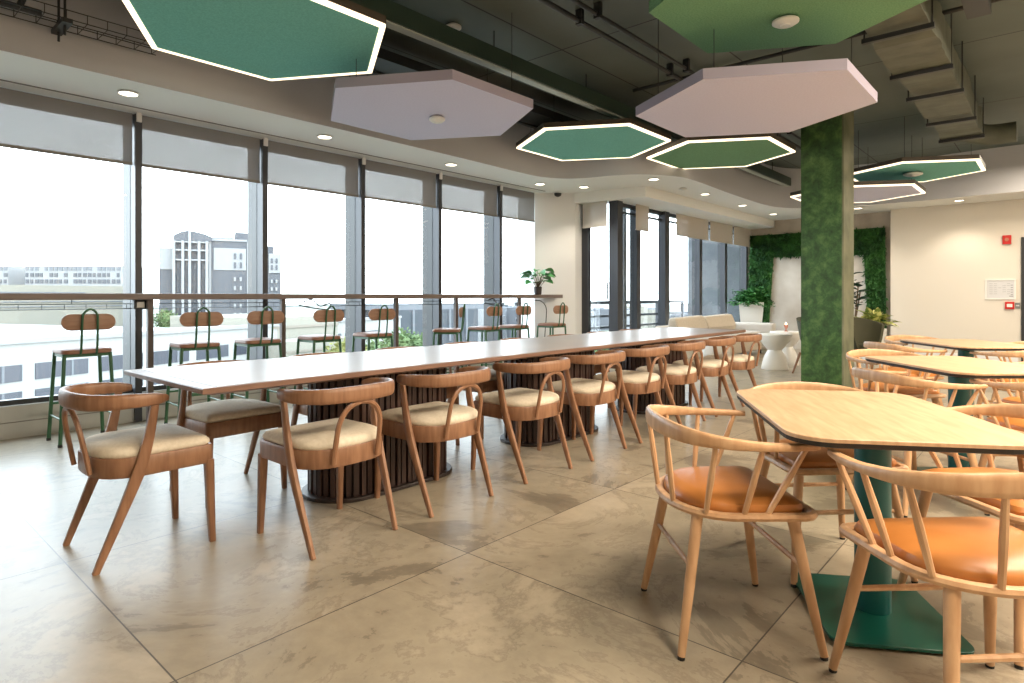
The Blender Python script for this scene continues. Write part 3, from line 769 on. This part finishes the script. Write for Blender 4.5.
t = thing('socket_box', 'grey power socket box under the bar beside the first bar post', 'socket box', (1.87, 5.99, 1.0))
bm = NB(); box(bm, -.05, .05, -.03, .03, .015, .10); obj('housing', bm, M['fin'], t, bevel=.006)
bm = NB(); box(bm, -.03, .03, -.034, -.03, .03, .08); obj('socket_face', bm, M['plastic'], t)
for i, (x, lab) in enumerate([(3.45, 'black cable looping below the bar near the fourth stool'), (6.3, 'black cables bunched below the bar near the seventh stool'), (7.35, 'black cable curving down from the bar end beside the wall')]):
    bm = NB()
    if i == 2: P = [(0, 0, 1.06), (.15, 0, 1.05), (.27, .0, .96), (.28, 0, .8), (.27, .02, .5), (.26, .03, .05)]
    else: P = [(0, 0, 1.07), (.10, -.01, 1.09), (.2, 0, 1.02), (.33, .01, 1.05), (.30, 0, .985), (.12, 0, 1.0), (-.05, 0, 1.03)]
    sweep(bm, spline(P, 6), .007, seg=6)
    tag(obj('cable', bm, M['black_metal'], smooth=True, loc=(x, 6.03, 0)), lab, 'cable', 'black cables under the bar')

# ------------------------------------------------------------------ bar stools
def bar_stool():
    t = thing('bar_stool', 'x', 'bar stool'); G = M['green_metal']
    bm = NB(); o = rrect(.17, .17, .06, 6); pad(bm, o, .688, [(.96, 0), (1, .006), (1, .02), (.96, .032), (.8, .038), (.4, .041), (.05, .042)]); obj('seat_pad', bm, M['stool_pad'], t, smooth=True)
    for sx_ in (-1, 1):
        for sy_ in (-1, 1):
            bm = NB(); sweep(bm, [(sx_*.15, sy_*.14, .688), (sx_*.182, sy_*.17, .015)], .0135, seg=8, up=(0, 1, 0)); lg = obj('leg', bm, G, t, smooth=True)
            bm = NB(); cyl(bm, sx_*.182, sy_*.17, 0, .02, .0155, seg=8); obj('rubber_foot', bm, M['black_edge'], lg)
    bm = NB(); box(bm, -.15, .15, -.145, -.135, .663, .688); box(bm, -.15, .15, .135, .145, .663, .688); box(bm, -.155, -.145, -.14, .14, .663, .688); box(bm, .145, .155, -.14, .14, .663, .688); obj('seat_frame', bm, G, t)
    def lx(z, top, bot): return top+(bot-top)*(.665-z)/.65
    z = .29
    for sy_ in (-1, 1):
        X_ = lx(z, .15, .182); Y_ = lx(z, .14, .17)*sy_
        bm = NB(); sweep(bm, [(-X_, Y_, z), (X_, Y_, z)], .008, .018 if sy_ < 0 else .010, seg=8, sq=.3); obj('stretcher', bm, G, t, smooth=True)
    for sx_ in (-1, 1):
        z = .20; X_ = lx(z, .15, .182)*sx_; Y_ = lx(z, .14, .17)
        bm = NB(); sweep(bm, [(X_, -Y_, z), (X_, Y_, z)], .007, seg=8); obj('stretcher', bm, G, t, smooth=True)
    P = spline([(-.052, -.12, .682), (-.052, -.165, .69), (-.052, -.185, .75), (-.05, -.205, .95), (-.04, -.21, 1.0), (0, -.212, 1.03), (.04, -.21, 1.0), (.05, -.205, .95), (.052, -.185, .75), (.052, -.165, .69), (.052, -.12, .682)], 5)
    bm = NB(); sweep(bm, P, .0085, seg=8, up=(0, 1, 0)); obj('back_hoop', bm, G, t, smooth=True)
    bm = NB(); hw = .178; hh = .062; rings = []
    rs = [(hw-hh+hh*math.cos(R(-90+180*k/8)), hh*math.sin(R(-90+180*k/8))) for k in range(9)] + [(-(hw-hh)+hh*math.cos(R(90+180*k/8)), hh*math.sin(R(90+180*k/8))) for k in range(9)]
    cv = lambda x: -.192 + .25*x*x*1.6
    for d, s in ((-.002, .94), (.001, 1), (.012, 1), (.015, .94)):
        rings.append([(x*s, cv(x)+d, .93+z_*s) for x, z_ in rs])
    loft(bm, rings); obj('backrest', bm, M['stool_wood'], t, smooth=True)
    return t
bs = bar_stool()
stl = [(1.39, 5.74, 0, 'green framed bar stool at the window bar, nearest on the far left'),
       (2.21, 5.68, -3, 'green framed bar stool at the window bar, second from the left'),
       (2.78, 5.68, -2, 'green framed bar stool at the window bar, third from the left'),
       (3.43, 5.68, 2, 'green framed bar stool at the window bar, fourth from the left'),
       (4.09, 5.68, 0, 'green framed bar stool at the window bar, fifth from the left'),
       (5.21, 5.68, 38, 'green framed bar stool turned sideways at the bar, sixth from the left'),
       (5.88, 5.70, 8, 'green framed bar stool at the window bar, seventh from the left'),
       (6.48, 5.70, 4, 'green framed bar stool at the window bar, eighth from the left'),
       (7.29, 5.66, 0, 'green framed bar stool at the bar end in front of the white wall')]
for i, (x, y, a_, lab) in enumerate(stl):
    c = bs if i == 0 else copy_tree(bs)
    c.location = (x, y, 0); c.rotation_euler = (0, 0, R(a_)); tag(c, lab, 'bar stool', 'bar stools along the windows')

# potted plant on the bar
t = thing('potted_plant', 'small leafy green plant in dark pot on the bar end', 'plant', (7.30, 5.93, 1.152))
bm = NB(); lathe(bm, [(.045, 0), (.055, .01), (.062, .12), (.055, .12), (.05, .10)], 20); obj('pot', bm, M['pot'], t, smooth=True)
bm = NB(); lv = NB()
for k in range(20):
    a_ = k*2.4; h = .16+.22*random.random(); r = .03+.13*random.random()
    p = Vector((r*math.cos(a_), r*math.sin(a_), h))
    sweep(bm, spline([(0, 0, .1), (p.x*.3, p.y*.3, h*.6), p], 3), .004, seg=5)
    leaf(lv, p, (math.cos(a_), math.sin(a_), .25), random.uniform(.16, .22), random.uniform(.13, .17), curl=.4, seg=4)
obj('stems', bm, M['stem'], t); obj('leaves', lv, M['leaf'], t, smooth=True)

# ------------------------------------------------------------------ wall items right
XW = 13.6
t = thing('fire_sounder', 'red fire alarm sounder high on the cream wall by the door', 'fire alarm', (XW, .645, 2.02))
bm = NB(); box(bm, -.05, 0, -.06, .06, 0, .155); obj('housing', bm, M['red'], t, bevel=.008)
bm = NB(); sweep(bm, [(-.05, 0, .08), (-.07, 0, .08)], .03, seg=14); obj('beacon', bm, M['glassware'], t)
t = thing('framed_plan', 'white framed evacuation plan on the cream wall beside the dark door', 'picture frame', (XW, .735, 1.07))
w0, w1, h = -.21, .21, .35
bm = NB(); box(bm, -.02, 0, w0, w1, 0, .022); box(bm, -.02, 0, w0, w1, h-.022, h); box(bm, -.02, 0, w0, w0+.022, .022, h-.022); box(bm, -.02, 0, w1-.022, w1, .022, h-.022); obj('frame', bm, M['plastic'], t)
bm = NB(); box(bm, -.008, -.001, w0+.022, w1-.022, .022, h-.022); sheet = obj('printed_sheet', bm, M['paper'], t)
bm = NB()
for k in range(6):
    for q in range(5):
        if random.random() < .75: box(bm, -.0095, -.008, .15-q*.06-.045, .15-q*.06, .27-k*.035, .275-k*.035)
box(bm, -.0095, -.008, -.175, -.12, .05, .065)
for z_ in (.08, .12, .16, .2, .24): box(bm, -.0095, -.008, -.17, -.14, z_, z_+.012)
obj('printing', bm, M['ink'], sheet)
t = thing('fire_call_point', 'small red fire call point below the framed plan', 'call point', (XW, .60, .905))
bm = NB(); box(bm, -.05, 0, -.055, .07, 0, .125); obj('housing', bm, M['red'], t, bevel=.006)
bm = NB(); box(bm, -.054, -.05, -.03, .045, .035, .09); obj('glass_face', bm, M['plastic'], t)
t = thing('grey_sign', 'small grey sign plate beside the red call point', 'sign', (XW, .50, .915))
bm = NB(); box(bm, -.012, 0, -.03, .035, 0, .10); obj('plate', bm, M['grey_plastic'], t)
bm = NB(); box(bm, -.0135, -.012, -.02, .025, .04, .06); obj('symbol', bm, M['paper'], t)

# ------------------------------------------------------------------ lounge
def hourglass(x, y, label):
    t = thing('side_table', label, 'side table', (x, y, 0), 0, 'white hourglass side tables')
    bm = NB(); lathe(bm, [(.19, 0), (.195, .01), (.185, .08), (.155, .20), (.115, .27), (.10, .30)], 32); obj('base', bm, M['gloss_white'], t, smooth=True)
    bm = NB(); lathe(bm, [(.10, .30), (.125, .325), (.20, .42), (.245, .50), (.25, .535), (.24, .55)], 32); obj('bowl_top', bm, M['gloss_white'], t, smooth=True)
hourglass(9.80, 3.26, 'white hourglass side table, left and nearer of the pair')
hourglass(10.55, 3.33, 'white hourglass side table, right and farther one holding the candle')
t = thing('candle_glass', 'small lit candle in a reddish glass on the white side table', 'candle', (10.55, 3.33, .55))
bm = NB(); lathe(bm, [(.03, 0), (.034, .005), (.010, .015), (.010, .04), (.03, .07), (.032, .11)], 16); obj('glass', bm, M['glassware'], t, smooth=True)
bm = NB(); lathe(bm, [(.014, .105), (.016, .12), (.009, .135), (.002, .15)], 12); obj('flame', bm, M['candle'], t)
# sofa along glazing + end arm
t = thing('sofa', 'long low beige corner sofa below the glazing with loose back cushions', 'sofa', (11.0, 4.75, 0))
bm = NB(); box(bm, -1.6, 1.3, -.42, .35, .08, .30); box(bm, -1.6, 1.3, .18, .35, .30, .62); obj('sofa_body', bm, M['sofa'], t, bevel=.03)
for k in range(2):
    bm = NB(); box(bm, -1.58+1.42*k, -.18+1.42*k, -.44, .16, .31, .45); obj('seat_cushion', bm, M['sofa_grey'], t, bevel=.05)
for k, (a_, b_) in enumerate(((-1.5, -.35), (-.33, .95))):
    bm = NB(); o = [[(a_+.03, -.03, .45), (b_-.03, -.03, .45), (b_-.03, .17, .45), (a_+.03, .17, .45)], [(a_, -.06, .56), (b_, -.06, .56), (b_, .17, .56), (a_, .17, .56)], [(a_+.02, .02, .76), (b_-.02, .02, .78), (b_-.02, .16, .78), (a_+.02, .16, .76)]]
    loft(bm, o); obj('back_cushion', bm, M['sofa'], t, bevel=.04)
bm = NB(); box(bm, 1.3, 1.52, -.62, .35, .08, .60); obj('armrest', bm, M['sofa_grey'], t, bevel=.04)
for x in (-1.5, 1.4):
    for y in (-.35, .25):
        bm = NB(); cyl(bm, x, y, 0, .08, .02, seg=8); obj('leg', bm, M['black_metal'], t)
# black small object on floor/sofa side
t = thing('ottoman', 'small dark round stool seen behind the last dining armchairs', 'stool', (9.0, 3.85, 0))
bm = NB(); lathe(bm, [(.15, 0), (.17, .03), (.2, .25), (.2, .37), (.18, .40)], 24); obj('body', bm, M['sofa_grey'], t, smooth=True)
bm = NB(); lathe(bm, [(.18, .401), (.185, .42), (.12, .44), (.02, .445)], 24); obj('seat_pad', bm, M['black_metal'], t, smooth=True)

def planter(x, y, w0, w1, h, label, foliage):
    t = thing('planter', label, 'potted plant', (x, y, 0), R(20))
    bm = NB(); loft(bm, [ro(w0, w0, 0), ro(w1, w1, h), ro(w1-.02, w1-.02, h), ro(w1-.03, w1-.03, h-.06)]); obj('pot', bm, M['planter'], t)
    foliage(t, h); return t
def fern(t, h):
    bm = NB()
    for k in range(240):
        a_ = random.uniform(0, 2*PI); e = random.uniform(.25, 1.5)
        L = random.uniform(.26, .50)
        base = Vector((random.uniform(-.12, .12), random.uniform(-.12, .12), h-.05))
        d = Vector((math.cos(a_)*math.cos(e), math.sin(a_)*math.cos(e), math.sin(e)))
        for q in range(7):
            f_ = (q+1)/7
            p = base+d*L*f_-Vector((0, 0, .12*f_*f_))
            for s_ in (-1, 1):
                sd = d.cross(Vector((0, 0, 1))).normalized()*s_
                leaf(bm, p, sd+d*.6+Vector((0, 0, random.uniform(-.3, .3))), .12*(1.15-f_*.6), .05, curl=.3, seg=1)
    obj('fern_fronds', bm, M['leaf_fern'], t)
planter(13.05, 4.82, .16, .245, 1.0, 'tall tapered white planter with a bushy green fern beside the hedge arch', fern)
def varie(t, h):
    bm = NB()
    for k in range(70):
        a_ = random.uniform(0, 2*PI); e = random.uniform(.1, 1.3)
        leaf(bm, (random.uniform(-.08, .08), random.uniform(-.08, .08), h-.03+random.uniform(0, .18)), (math.cos(a_)*math.cos(e), math.sin(a_)*math.cos(e), math.sin(e)), random.uniform(.22, .40), random.uniform(.08, .12), curl=.3, seg=4)
    obj('leaves', bm, M['leaf_var'], t, smooth=True)
planter(11.55, 2.27, .13, .17, .60, 'white planter with yellow green variegated leaves right of the column', varie)
def rubber(t, h):
    bm = NB(); lv = NB()
    for dx, dy, hh_ in ((.02, .04, 1.25), (-.1, -.06, .95), (.1, -.12, .8)):
        sweep(bm, spline([(0, 0, h-.05), (dx*.6, dy*.6, h+hh_*.4), (dx, dy, h+hh_*.8)], 4), .012, seg=6)
        for k in range(9):
            a_ = k*2.4+dx*9; z_ = h+hh_*(.35+.055*k)
            leaf(lv, (dx*(z_-h)/hh_, dy*(z_-h)/hh_, z_), (math.cos(a_), math.sin(a_), .5), .24, .12, curl=.3, seg=3)
    obj('stems', bm, M['stem'], t); obj('leaves', lv, M['leaf_dark'], t, smooth=True)
planter(12.75, 2.82, .13, .18, .6, 'tall dark leaved plant in white planter before the hedge, right of the column', rubber)

def lounge_chair(x, y, rz, label):
    t = thing('lounge_chair', label, 'armchair', (x, y, 0), rz, 'olive lounge chairs with wooden legs')
    bm = NB()
    rings = []
    for z_, r_, in ((.30, .15), (.36, .19), (.5, .25), (.66, .29), (.72, .30)):
        ring = []
        for k in range(17):
            a_ = R(180+180*k/16)   # shell round the back (-Y)
            zz = z_ + (.10*math.sin(PI*k/16) if z_ > .5 else 0)
            ring.append((r_*math.cos(a_)*1.02, .05+r_*math.sin(a_), zz))
        for k in range(16, -1, -1):
            a_ = R(180+180*k/16); r2 = r_-.045
            zz = z_ + (.10*math.sin(PI*k/16) if z_ > .5 else 0)
            ring.append((r2*math.cos(a_), .05+r2*math.sin(a_), zz))
        rings.append(ring)
    loft(bm, rings); obj('shell', bm, M['olive'], t, smooth=True)
    bm = NB(); pad(bm, D_outline(.20, .17, .28, -.14, .05), .30, [(.9, 0), (1, .02), (1, .10), (.95, .13), (.7, .145), (.1, .15)]); obj('seat', bm, M['olive'], t, smooth=True)
    for sx_, sy_ in ((1, 1), (-1, 1), (1, -1), (-1, -1)):
        bm = NB(); sweep(bm, [(sx_*.17, sy_*.15+.02, .31), (sx_*.25, sy_*.22+.02, 0)], [.02, .012], seg=8, up=(0, 1, 0)); obj('leg', bm, M['walnut'], t, smooth=True)
lounge_chair(9.62, 2.62, R(160), 'olive lounge chair just showing at the left edge of the green column')
lounge_chair(10.0, 2.06, R(150), 'olive lounge chair right of the green column below the variegated plant')

# ------------------------------------------------------------------ balcony and town
struct('floor_balcony', box(NB(), 8.3, 14.1, 5.3, 7.1, -.12, -.02), M['concrete_out'])
struct('wall_balcony', box(NB(), 13.9, 14.2, 5.32, 6.65, 0, 3.4), M['concrete_out'])
t = thing('balcony_railing', 'dark metal balcony railing outside the sliding doors', 'railing', (8.0, 7.0, 0))
for z_, h_ in ((.96, .07), (.69, .05), (.46, .05), (.2, .04)):
    bm = NB(); box(bm, 0, 6.4, -.02, .02, z_, z_+h_); obj('rail', bm, M['dark_frame'], t)
for x in (.5, 2.0, 3.5, 5.0, 6.3):
    bm = NB(); box(bm, x, x+.06, -.03, .03, -.02, .96); obj('post', bm, M['dark_frame'], t)

OD = .55   # town colours darkened to offset the strong sky light
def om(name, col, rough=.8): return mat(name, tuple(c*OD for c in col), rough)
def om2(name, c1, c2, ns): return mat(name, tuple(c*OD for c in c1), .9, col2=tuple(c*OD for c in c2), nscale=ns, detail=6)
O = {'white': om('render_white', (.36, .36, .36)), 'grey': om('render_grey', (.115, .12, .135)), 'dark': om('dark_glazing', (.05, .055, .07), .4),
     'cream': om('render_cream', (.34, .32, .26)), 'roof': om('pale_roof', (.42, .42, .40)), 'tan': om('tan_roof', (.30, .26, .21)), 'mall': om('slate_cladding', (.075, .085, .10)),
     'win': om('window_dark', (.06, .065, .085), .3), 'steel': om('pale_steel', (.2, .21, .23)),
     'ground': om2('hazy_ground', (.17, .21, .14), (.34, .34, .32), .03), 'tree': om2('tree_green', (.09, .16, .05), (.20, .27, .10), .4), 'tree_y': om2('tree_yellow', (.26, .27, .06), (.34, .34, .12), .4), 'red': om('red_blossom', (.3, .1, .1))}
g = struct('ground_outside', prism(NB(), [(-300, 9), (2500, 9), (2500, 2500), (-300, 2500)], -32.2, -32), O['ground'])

def frame_at(px, D, ang):
    """place an empty at ground below the column px, distance D, local x axis at angle ang"""
    p = at(px, D, 0); return (p.x, p.y, -32), R(ang)
def bld(name, px, D, ang, label, cat='building', group=None):
    loc, rz = frame_at(px, D, ang); return thing(name, label, cat, loc, rz, group)
GZ = 32
# A: nearest pale block with strip windows (local x along facade, y away from us)
A = bld('building', 35, 80, 22.3, 'low pale building right below the left windows, with dark strip windows')
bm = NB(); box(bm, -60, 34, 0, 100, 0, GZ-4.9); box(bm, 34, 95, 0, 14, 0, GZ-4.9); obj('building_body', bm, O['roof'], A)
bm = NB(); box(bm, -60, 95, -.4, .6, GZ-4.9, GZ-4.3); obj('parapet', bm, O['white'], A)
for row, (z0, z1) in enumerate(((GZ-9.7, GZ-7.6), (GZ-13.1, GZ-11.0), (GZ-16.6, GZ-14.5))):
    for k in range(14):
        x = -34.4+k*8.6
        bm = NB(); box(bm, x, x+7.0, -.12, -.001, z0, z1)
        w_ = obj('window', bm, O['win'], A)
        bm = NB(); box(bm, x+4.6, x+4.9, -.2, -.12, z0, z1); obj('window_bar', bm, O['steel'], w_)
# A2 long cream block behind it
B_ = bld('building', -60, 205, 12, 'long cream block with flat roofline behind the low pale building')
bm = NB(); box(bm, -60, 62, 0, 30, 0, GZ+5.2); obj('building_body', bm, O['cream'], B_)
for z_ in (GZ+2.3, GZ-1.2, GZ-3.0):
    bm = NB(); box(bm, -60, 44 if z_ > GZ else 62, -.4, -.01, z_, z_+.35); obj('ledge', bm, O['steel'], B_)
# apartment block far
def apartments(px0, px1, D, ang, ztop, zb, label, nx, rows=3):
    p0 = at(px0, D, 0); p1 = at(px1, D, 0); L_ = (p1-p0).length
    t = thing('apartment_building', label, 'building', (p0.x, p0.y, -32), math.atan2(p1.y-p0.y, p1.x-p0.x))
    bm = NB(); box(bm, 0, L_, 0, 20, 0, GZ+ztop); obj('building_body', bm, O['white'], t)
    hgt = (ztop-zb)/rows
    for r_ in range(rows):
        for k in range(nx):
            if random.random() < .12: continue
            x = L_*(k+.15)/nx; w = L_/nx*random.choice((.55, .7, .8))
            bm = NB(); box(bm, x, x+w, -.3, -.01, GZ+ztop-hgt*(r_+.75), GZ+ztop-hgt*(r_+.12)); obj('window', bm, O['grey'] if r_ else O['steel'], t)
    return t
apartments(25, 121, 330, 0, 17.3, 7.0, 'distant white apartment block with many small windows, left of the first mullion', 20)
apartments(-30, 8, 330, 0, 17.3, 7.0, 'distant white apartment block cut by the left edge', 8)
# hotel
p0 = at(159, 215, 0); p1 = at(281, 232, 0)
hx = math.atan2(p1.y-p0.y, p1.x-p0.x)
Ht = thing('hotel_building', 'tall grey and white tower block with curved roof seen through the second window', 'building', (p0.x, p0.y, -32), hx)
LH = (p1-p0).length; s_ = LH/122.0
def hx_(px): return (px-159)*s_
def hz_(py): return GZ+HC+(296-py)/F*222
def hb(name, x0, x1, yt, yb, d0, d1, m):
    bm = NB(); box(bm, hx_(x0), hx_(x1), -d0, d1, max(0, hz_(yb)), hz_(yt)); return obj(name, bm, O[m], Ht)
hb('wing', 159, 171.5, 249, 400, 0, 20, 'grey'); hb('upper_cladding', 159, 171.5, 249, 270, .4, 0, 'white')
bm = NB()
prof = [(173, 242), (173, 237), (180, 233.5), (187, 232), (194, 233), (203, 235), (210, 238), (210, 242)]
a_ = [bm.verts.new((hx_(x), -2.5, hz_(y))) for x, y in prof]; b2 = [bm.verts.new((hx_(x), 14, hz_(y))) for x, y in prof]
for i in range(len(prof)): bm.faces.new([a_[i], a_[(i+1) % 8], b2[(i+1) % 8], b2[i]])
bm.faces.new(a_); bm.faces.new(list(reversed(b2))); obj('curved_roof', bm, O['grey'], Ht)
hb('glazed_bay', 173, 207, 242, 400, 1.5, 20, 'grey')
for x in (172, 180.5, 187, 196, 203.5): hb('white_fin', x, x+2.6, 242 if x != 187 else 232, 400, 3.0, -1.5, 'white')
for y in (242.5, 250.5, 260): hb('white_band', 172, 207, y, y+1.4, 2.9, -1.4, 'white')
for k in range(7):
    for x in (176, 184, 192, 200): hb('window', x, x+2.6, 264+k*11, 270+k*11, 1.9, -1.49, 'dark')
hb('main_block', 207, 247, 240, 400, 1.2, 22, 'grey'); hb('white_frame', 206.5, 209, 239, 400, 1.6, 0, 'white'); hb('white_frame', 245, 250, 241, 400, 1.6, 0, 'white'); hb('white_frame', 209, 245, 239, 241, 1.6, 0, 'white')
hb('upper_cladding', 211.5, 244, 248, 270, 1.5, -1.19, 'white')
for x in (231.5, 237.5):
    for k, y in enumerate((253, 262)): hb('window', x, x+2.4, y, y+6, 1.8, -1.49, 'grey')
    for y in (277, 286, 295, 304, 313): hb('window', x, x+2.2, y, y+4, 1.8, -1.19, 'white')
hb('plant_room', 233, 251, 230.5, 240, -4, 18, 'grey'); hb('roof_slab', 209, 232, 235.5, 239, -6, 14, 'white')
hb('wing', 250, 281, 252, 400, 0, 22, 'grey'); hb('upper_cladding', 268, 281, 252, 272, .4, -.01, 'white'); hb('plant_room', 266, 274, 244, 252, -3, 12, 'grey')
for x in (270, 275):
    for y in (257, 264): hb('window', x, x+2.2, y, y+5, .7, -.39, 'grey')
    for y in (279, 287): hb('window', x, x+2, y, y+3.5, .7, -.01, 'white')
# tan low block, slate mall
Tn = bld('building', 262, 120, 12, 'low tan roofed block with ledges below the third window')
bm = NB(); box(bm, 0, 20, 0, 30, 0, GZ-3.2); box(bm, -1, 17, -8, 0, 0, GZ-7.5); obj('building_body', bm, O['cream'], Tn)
bm = NB(); box(bm, 0, 20, -.3, 0, GZ-5.4, GZ-4.9); box(bm, -1, 17, -8.3, -8, GZ-9.6, GZ-9.2); obj('ledge', bm, O['tan'], Tn)
p0 = at(388, 240, 0); p1 = at(478, 275, 0)
Ml = thing('mall_building', 'broad slate blue building behind the green trees, mid window', 'building', (p0.x, p0.y, -32), math.atan2(p1.y-p0.y, p1.x-p0.x))
LM = (p1-p0).length
bm = NB(); box(bm, 0, LM, 0, 40, 0, GZ-4.5); obj('building_body', bm, O['mall'], Ml)
bm = NB(); box(bm, -2, LM+6, 1, 40, GZ-4.5, GZ-2.2); obj('roof', bm, O['steel'], Ml)
for k in range(5):
    bm = NB(); box(bm, LM*k/5+2, LM*k/5+3, -.6, -.001, GZ-18, GZ-4.6); obj('cladding_rib', bm, O['steel'], Ml)
rnd = random.Random(3)
placed = []
for k in range(26):
    px = 478+k*3.9 if k < 17 else 585+(k-17)*13; D = rnd.uniform(280, 620); h = rnd.uniform(.1, .55)
    zt = HC-(rnd.uniform(8, 22))/F*D if k < 17 else HC-rnd.uniform(10, 22)/F*D
    w = rnd.uniform(5, 13)*D/400
    for tr_ in range(40):
        p = at(px, D, 0)
        if all(math.hypot(p.x-q[0], p.y-q[1]) > 1.25*(w+q[2]) for q in placed): break
        D += 14
    placed.append((p.x, p.y, w))
    hh_ = max(2, zt+32)
    t = thing('town_building', 'small hazy town building far beyond the bar, %s roof' % ('pale' if k % 2 else 'grey'), 'building', (p.x, p.y, -32), rnd.uniform(-.4, .8), 'small hazy town buildings')
    t['label'] = 'small hazy flat roofed building in the distant town'
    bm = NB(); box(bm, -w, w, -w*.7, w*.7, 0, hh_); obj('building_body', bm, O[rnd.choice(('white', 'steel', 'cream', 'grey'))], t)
    bm = NB(); box(bm, -w*.3, w*.5, -w*.3, w*.3, hh_, hh_+1.2); obj('plant_room', bm, O['steel'], t)

def tree(px, D, ztop, r, m, label):
    p = at(px, D, 0); t = thing('tree', label, 'tree', (p.x, p.y, -32), 0, 'trees outside the windows')
    H_ = ztop+32
    bm = NB(); sweep(bm, [(0, 0, 0), (.1, 0, H_-r)], [.4, .2], seg=7, up=(0, 1, 0)); obj('trunk', bm, M['stem'], t)
    bm = NB()
    for k in range(900):
        v = Vector((random.gauss(0, 1), random.gauss(0, 1), random.gauss(0, 1))).normalized()*r*random.uniform(.55, 1.0)*(1+.15*math.sin(k))
        v.z *= .85
        leaf(bm, v+Vector((0, 0, H_-r*.9)), (v.x, v.y, v.z+random.uniform(-2, 2)), r*.20, r*.16, curl=.1, seg=1)
    mb = bmesh.ops.create_icosphere(bm, subdivisions=2, radius=r*.72, matrix=Matrix.Translation((0, 0, H_-r*.9)))
    obj('crown', bm, m, t)
for px, D, zt, r, k, lab in ((347, 104, -6.2, 3.6, 'tree_y', 'yellow green tree below the bar near the fourth stool'), (376, 116, -7.3, 3.6, 'tree', 'round green tree behind the fifth stool'),
                       (400, 130, -6.0, 4.2, 'tree', 'tallest green tree left of the slate building'), (421, 148, -8.0, 4.4, 'tree', 'green tree in front of the slate building, right of the tallest'), (438, 122, -10, 3.6, 'tree', 'lower green tree at the foot of the slate building'),
                       (366, 190, -8.5, 2.5, 'red', 'small tree with reddish blossom beside the fifth stool'), (166, 204, -3.4, 3.6, 'tree', 'green tree at the foot of the grey tower block, left side'), (252, 212, -4.6, 3.0, 'tree', 'green tree at the foot of the tower block, right side'),
                       (458, 150, -13, 4.5, 'tree', 'dark green tree under the sideways stool'), (500, 160, -13.5, 4.5, 'tree', 'dark green tree under the seventh stool'), (598, 170, -12, 5.5, 'tree', 'green tree beyond the balcony railing')):
    tree(px, D, zt, r, O[k], lab)

# ------------------------------------------------------------------ render look
vs = scn.view_settings; vs.view_transform = 'Standard'; vs.look = 'None'; vs.exposure = .98; vs.gamma = 1; vs.use_curve_mapping = False
scn.cycles.max_bounces = 8; scn.cycles.diffuse_bounces = 4; scn.cycles.transparent_max_bounces = 16
scn.cycles.use_denoising = True
scn.cycles.sample_clamp_indirect = 6
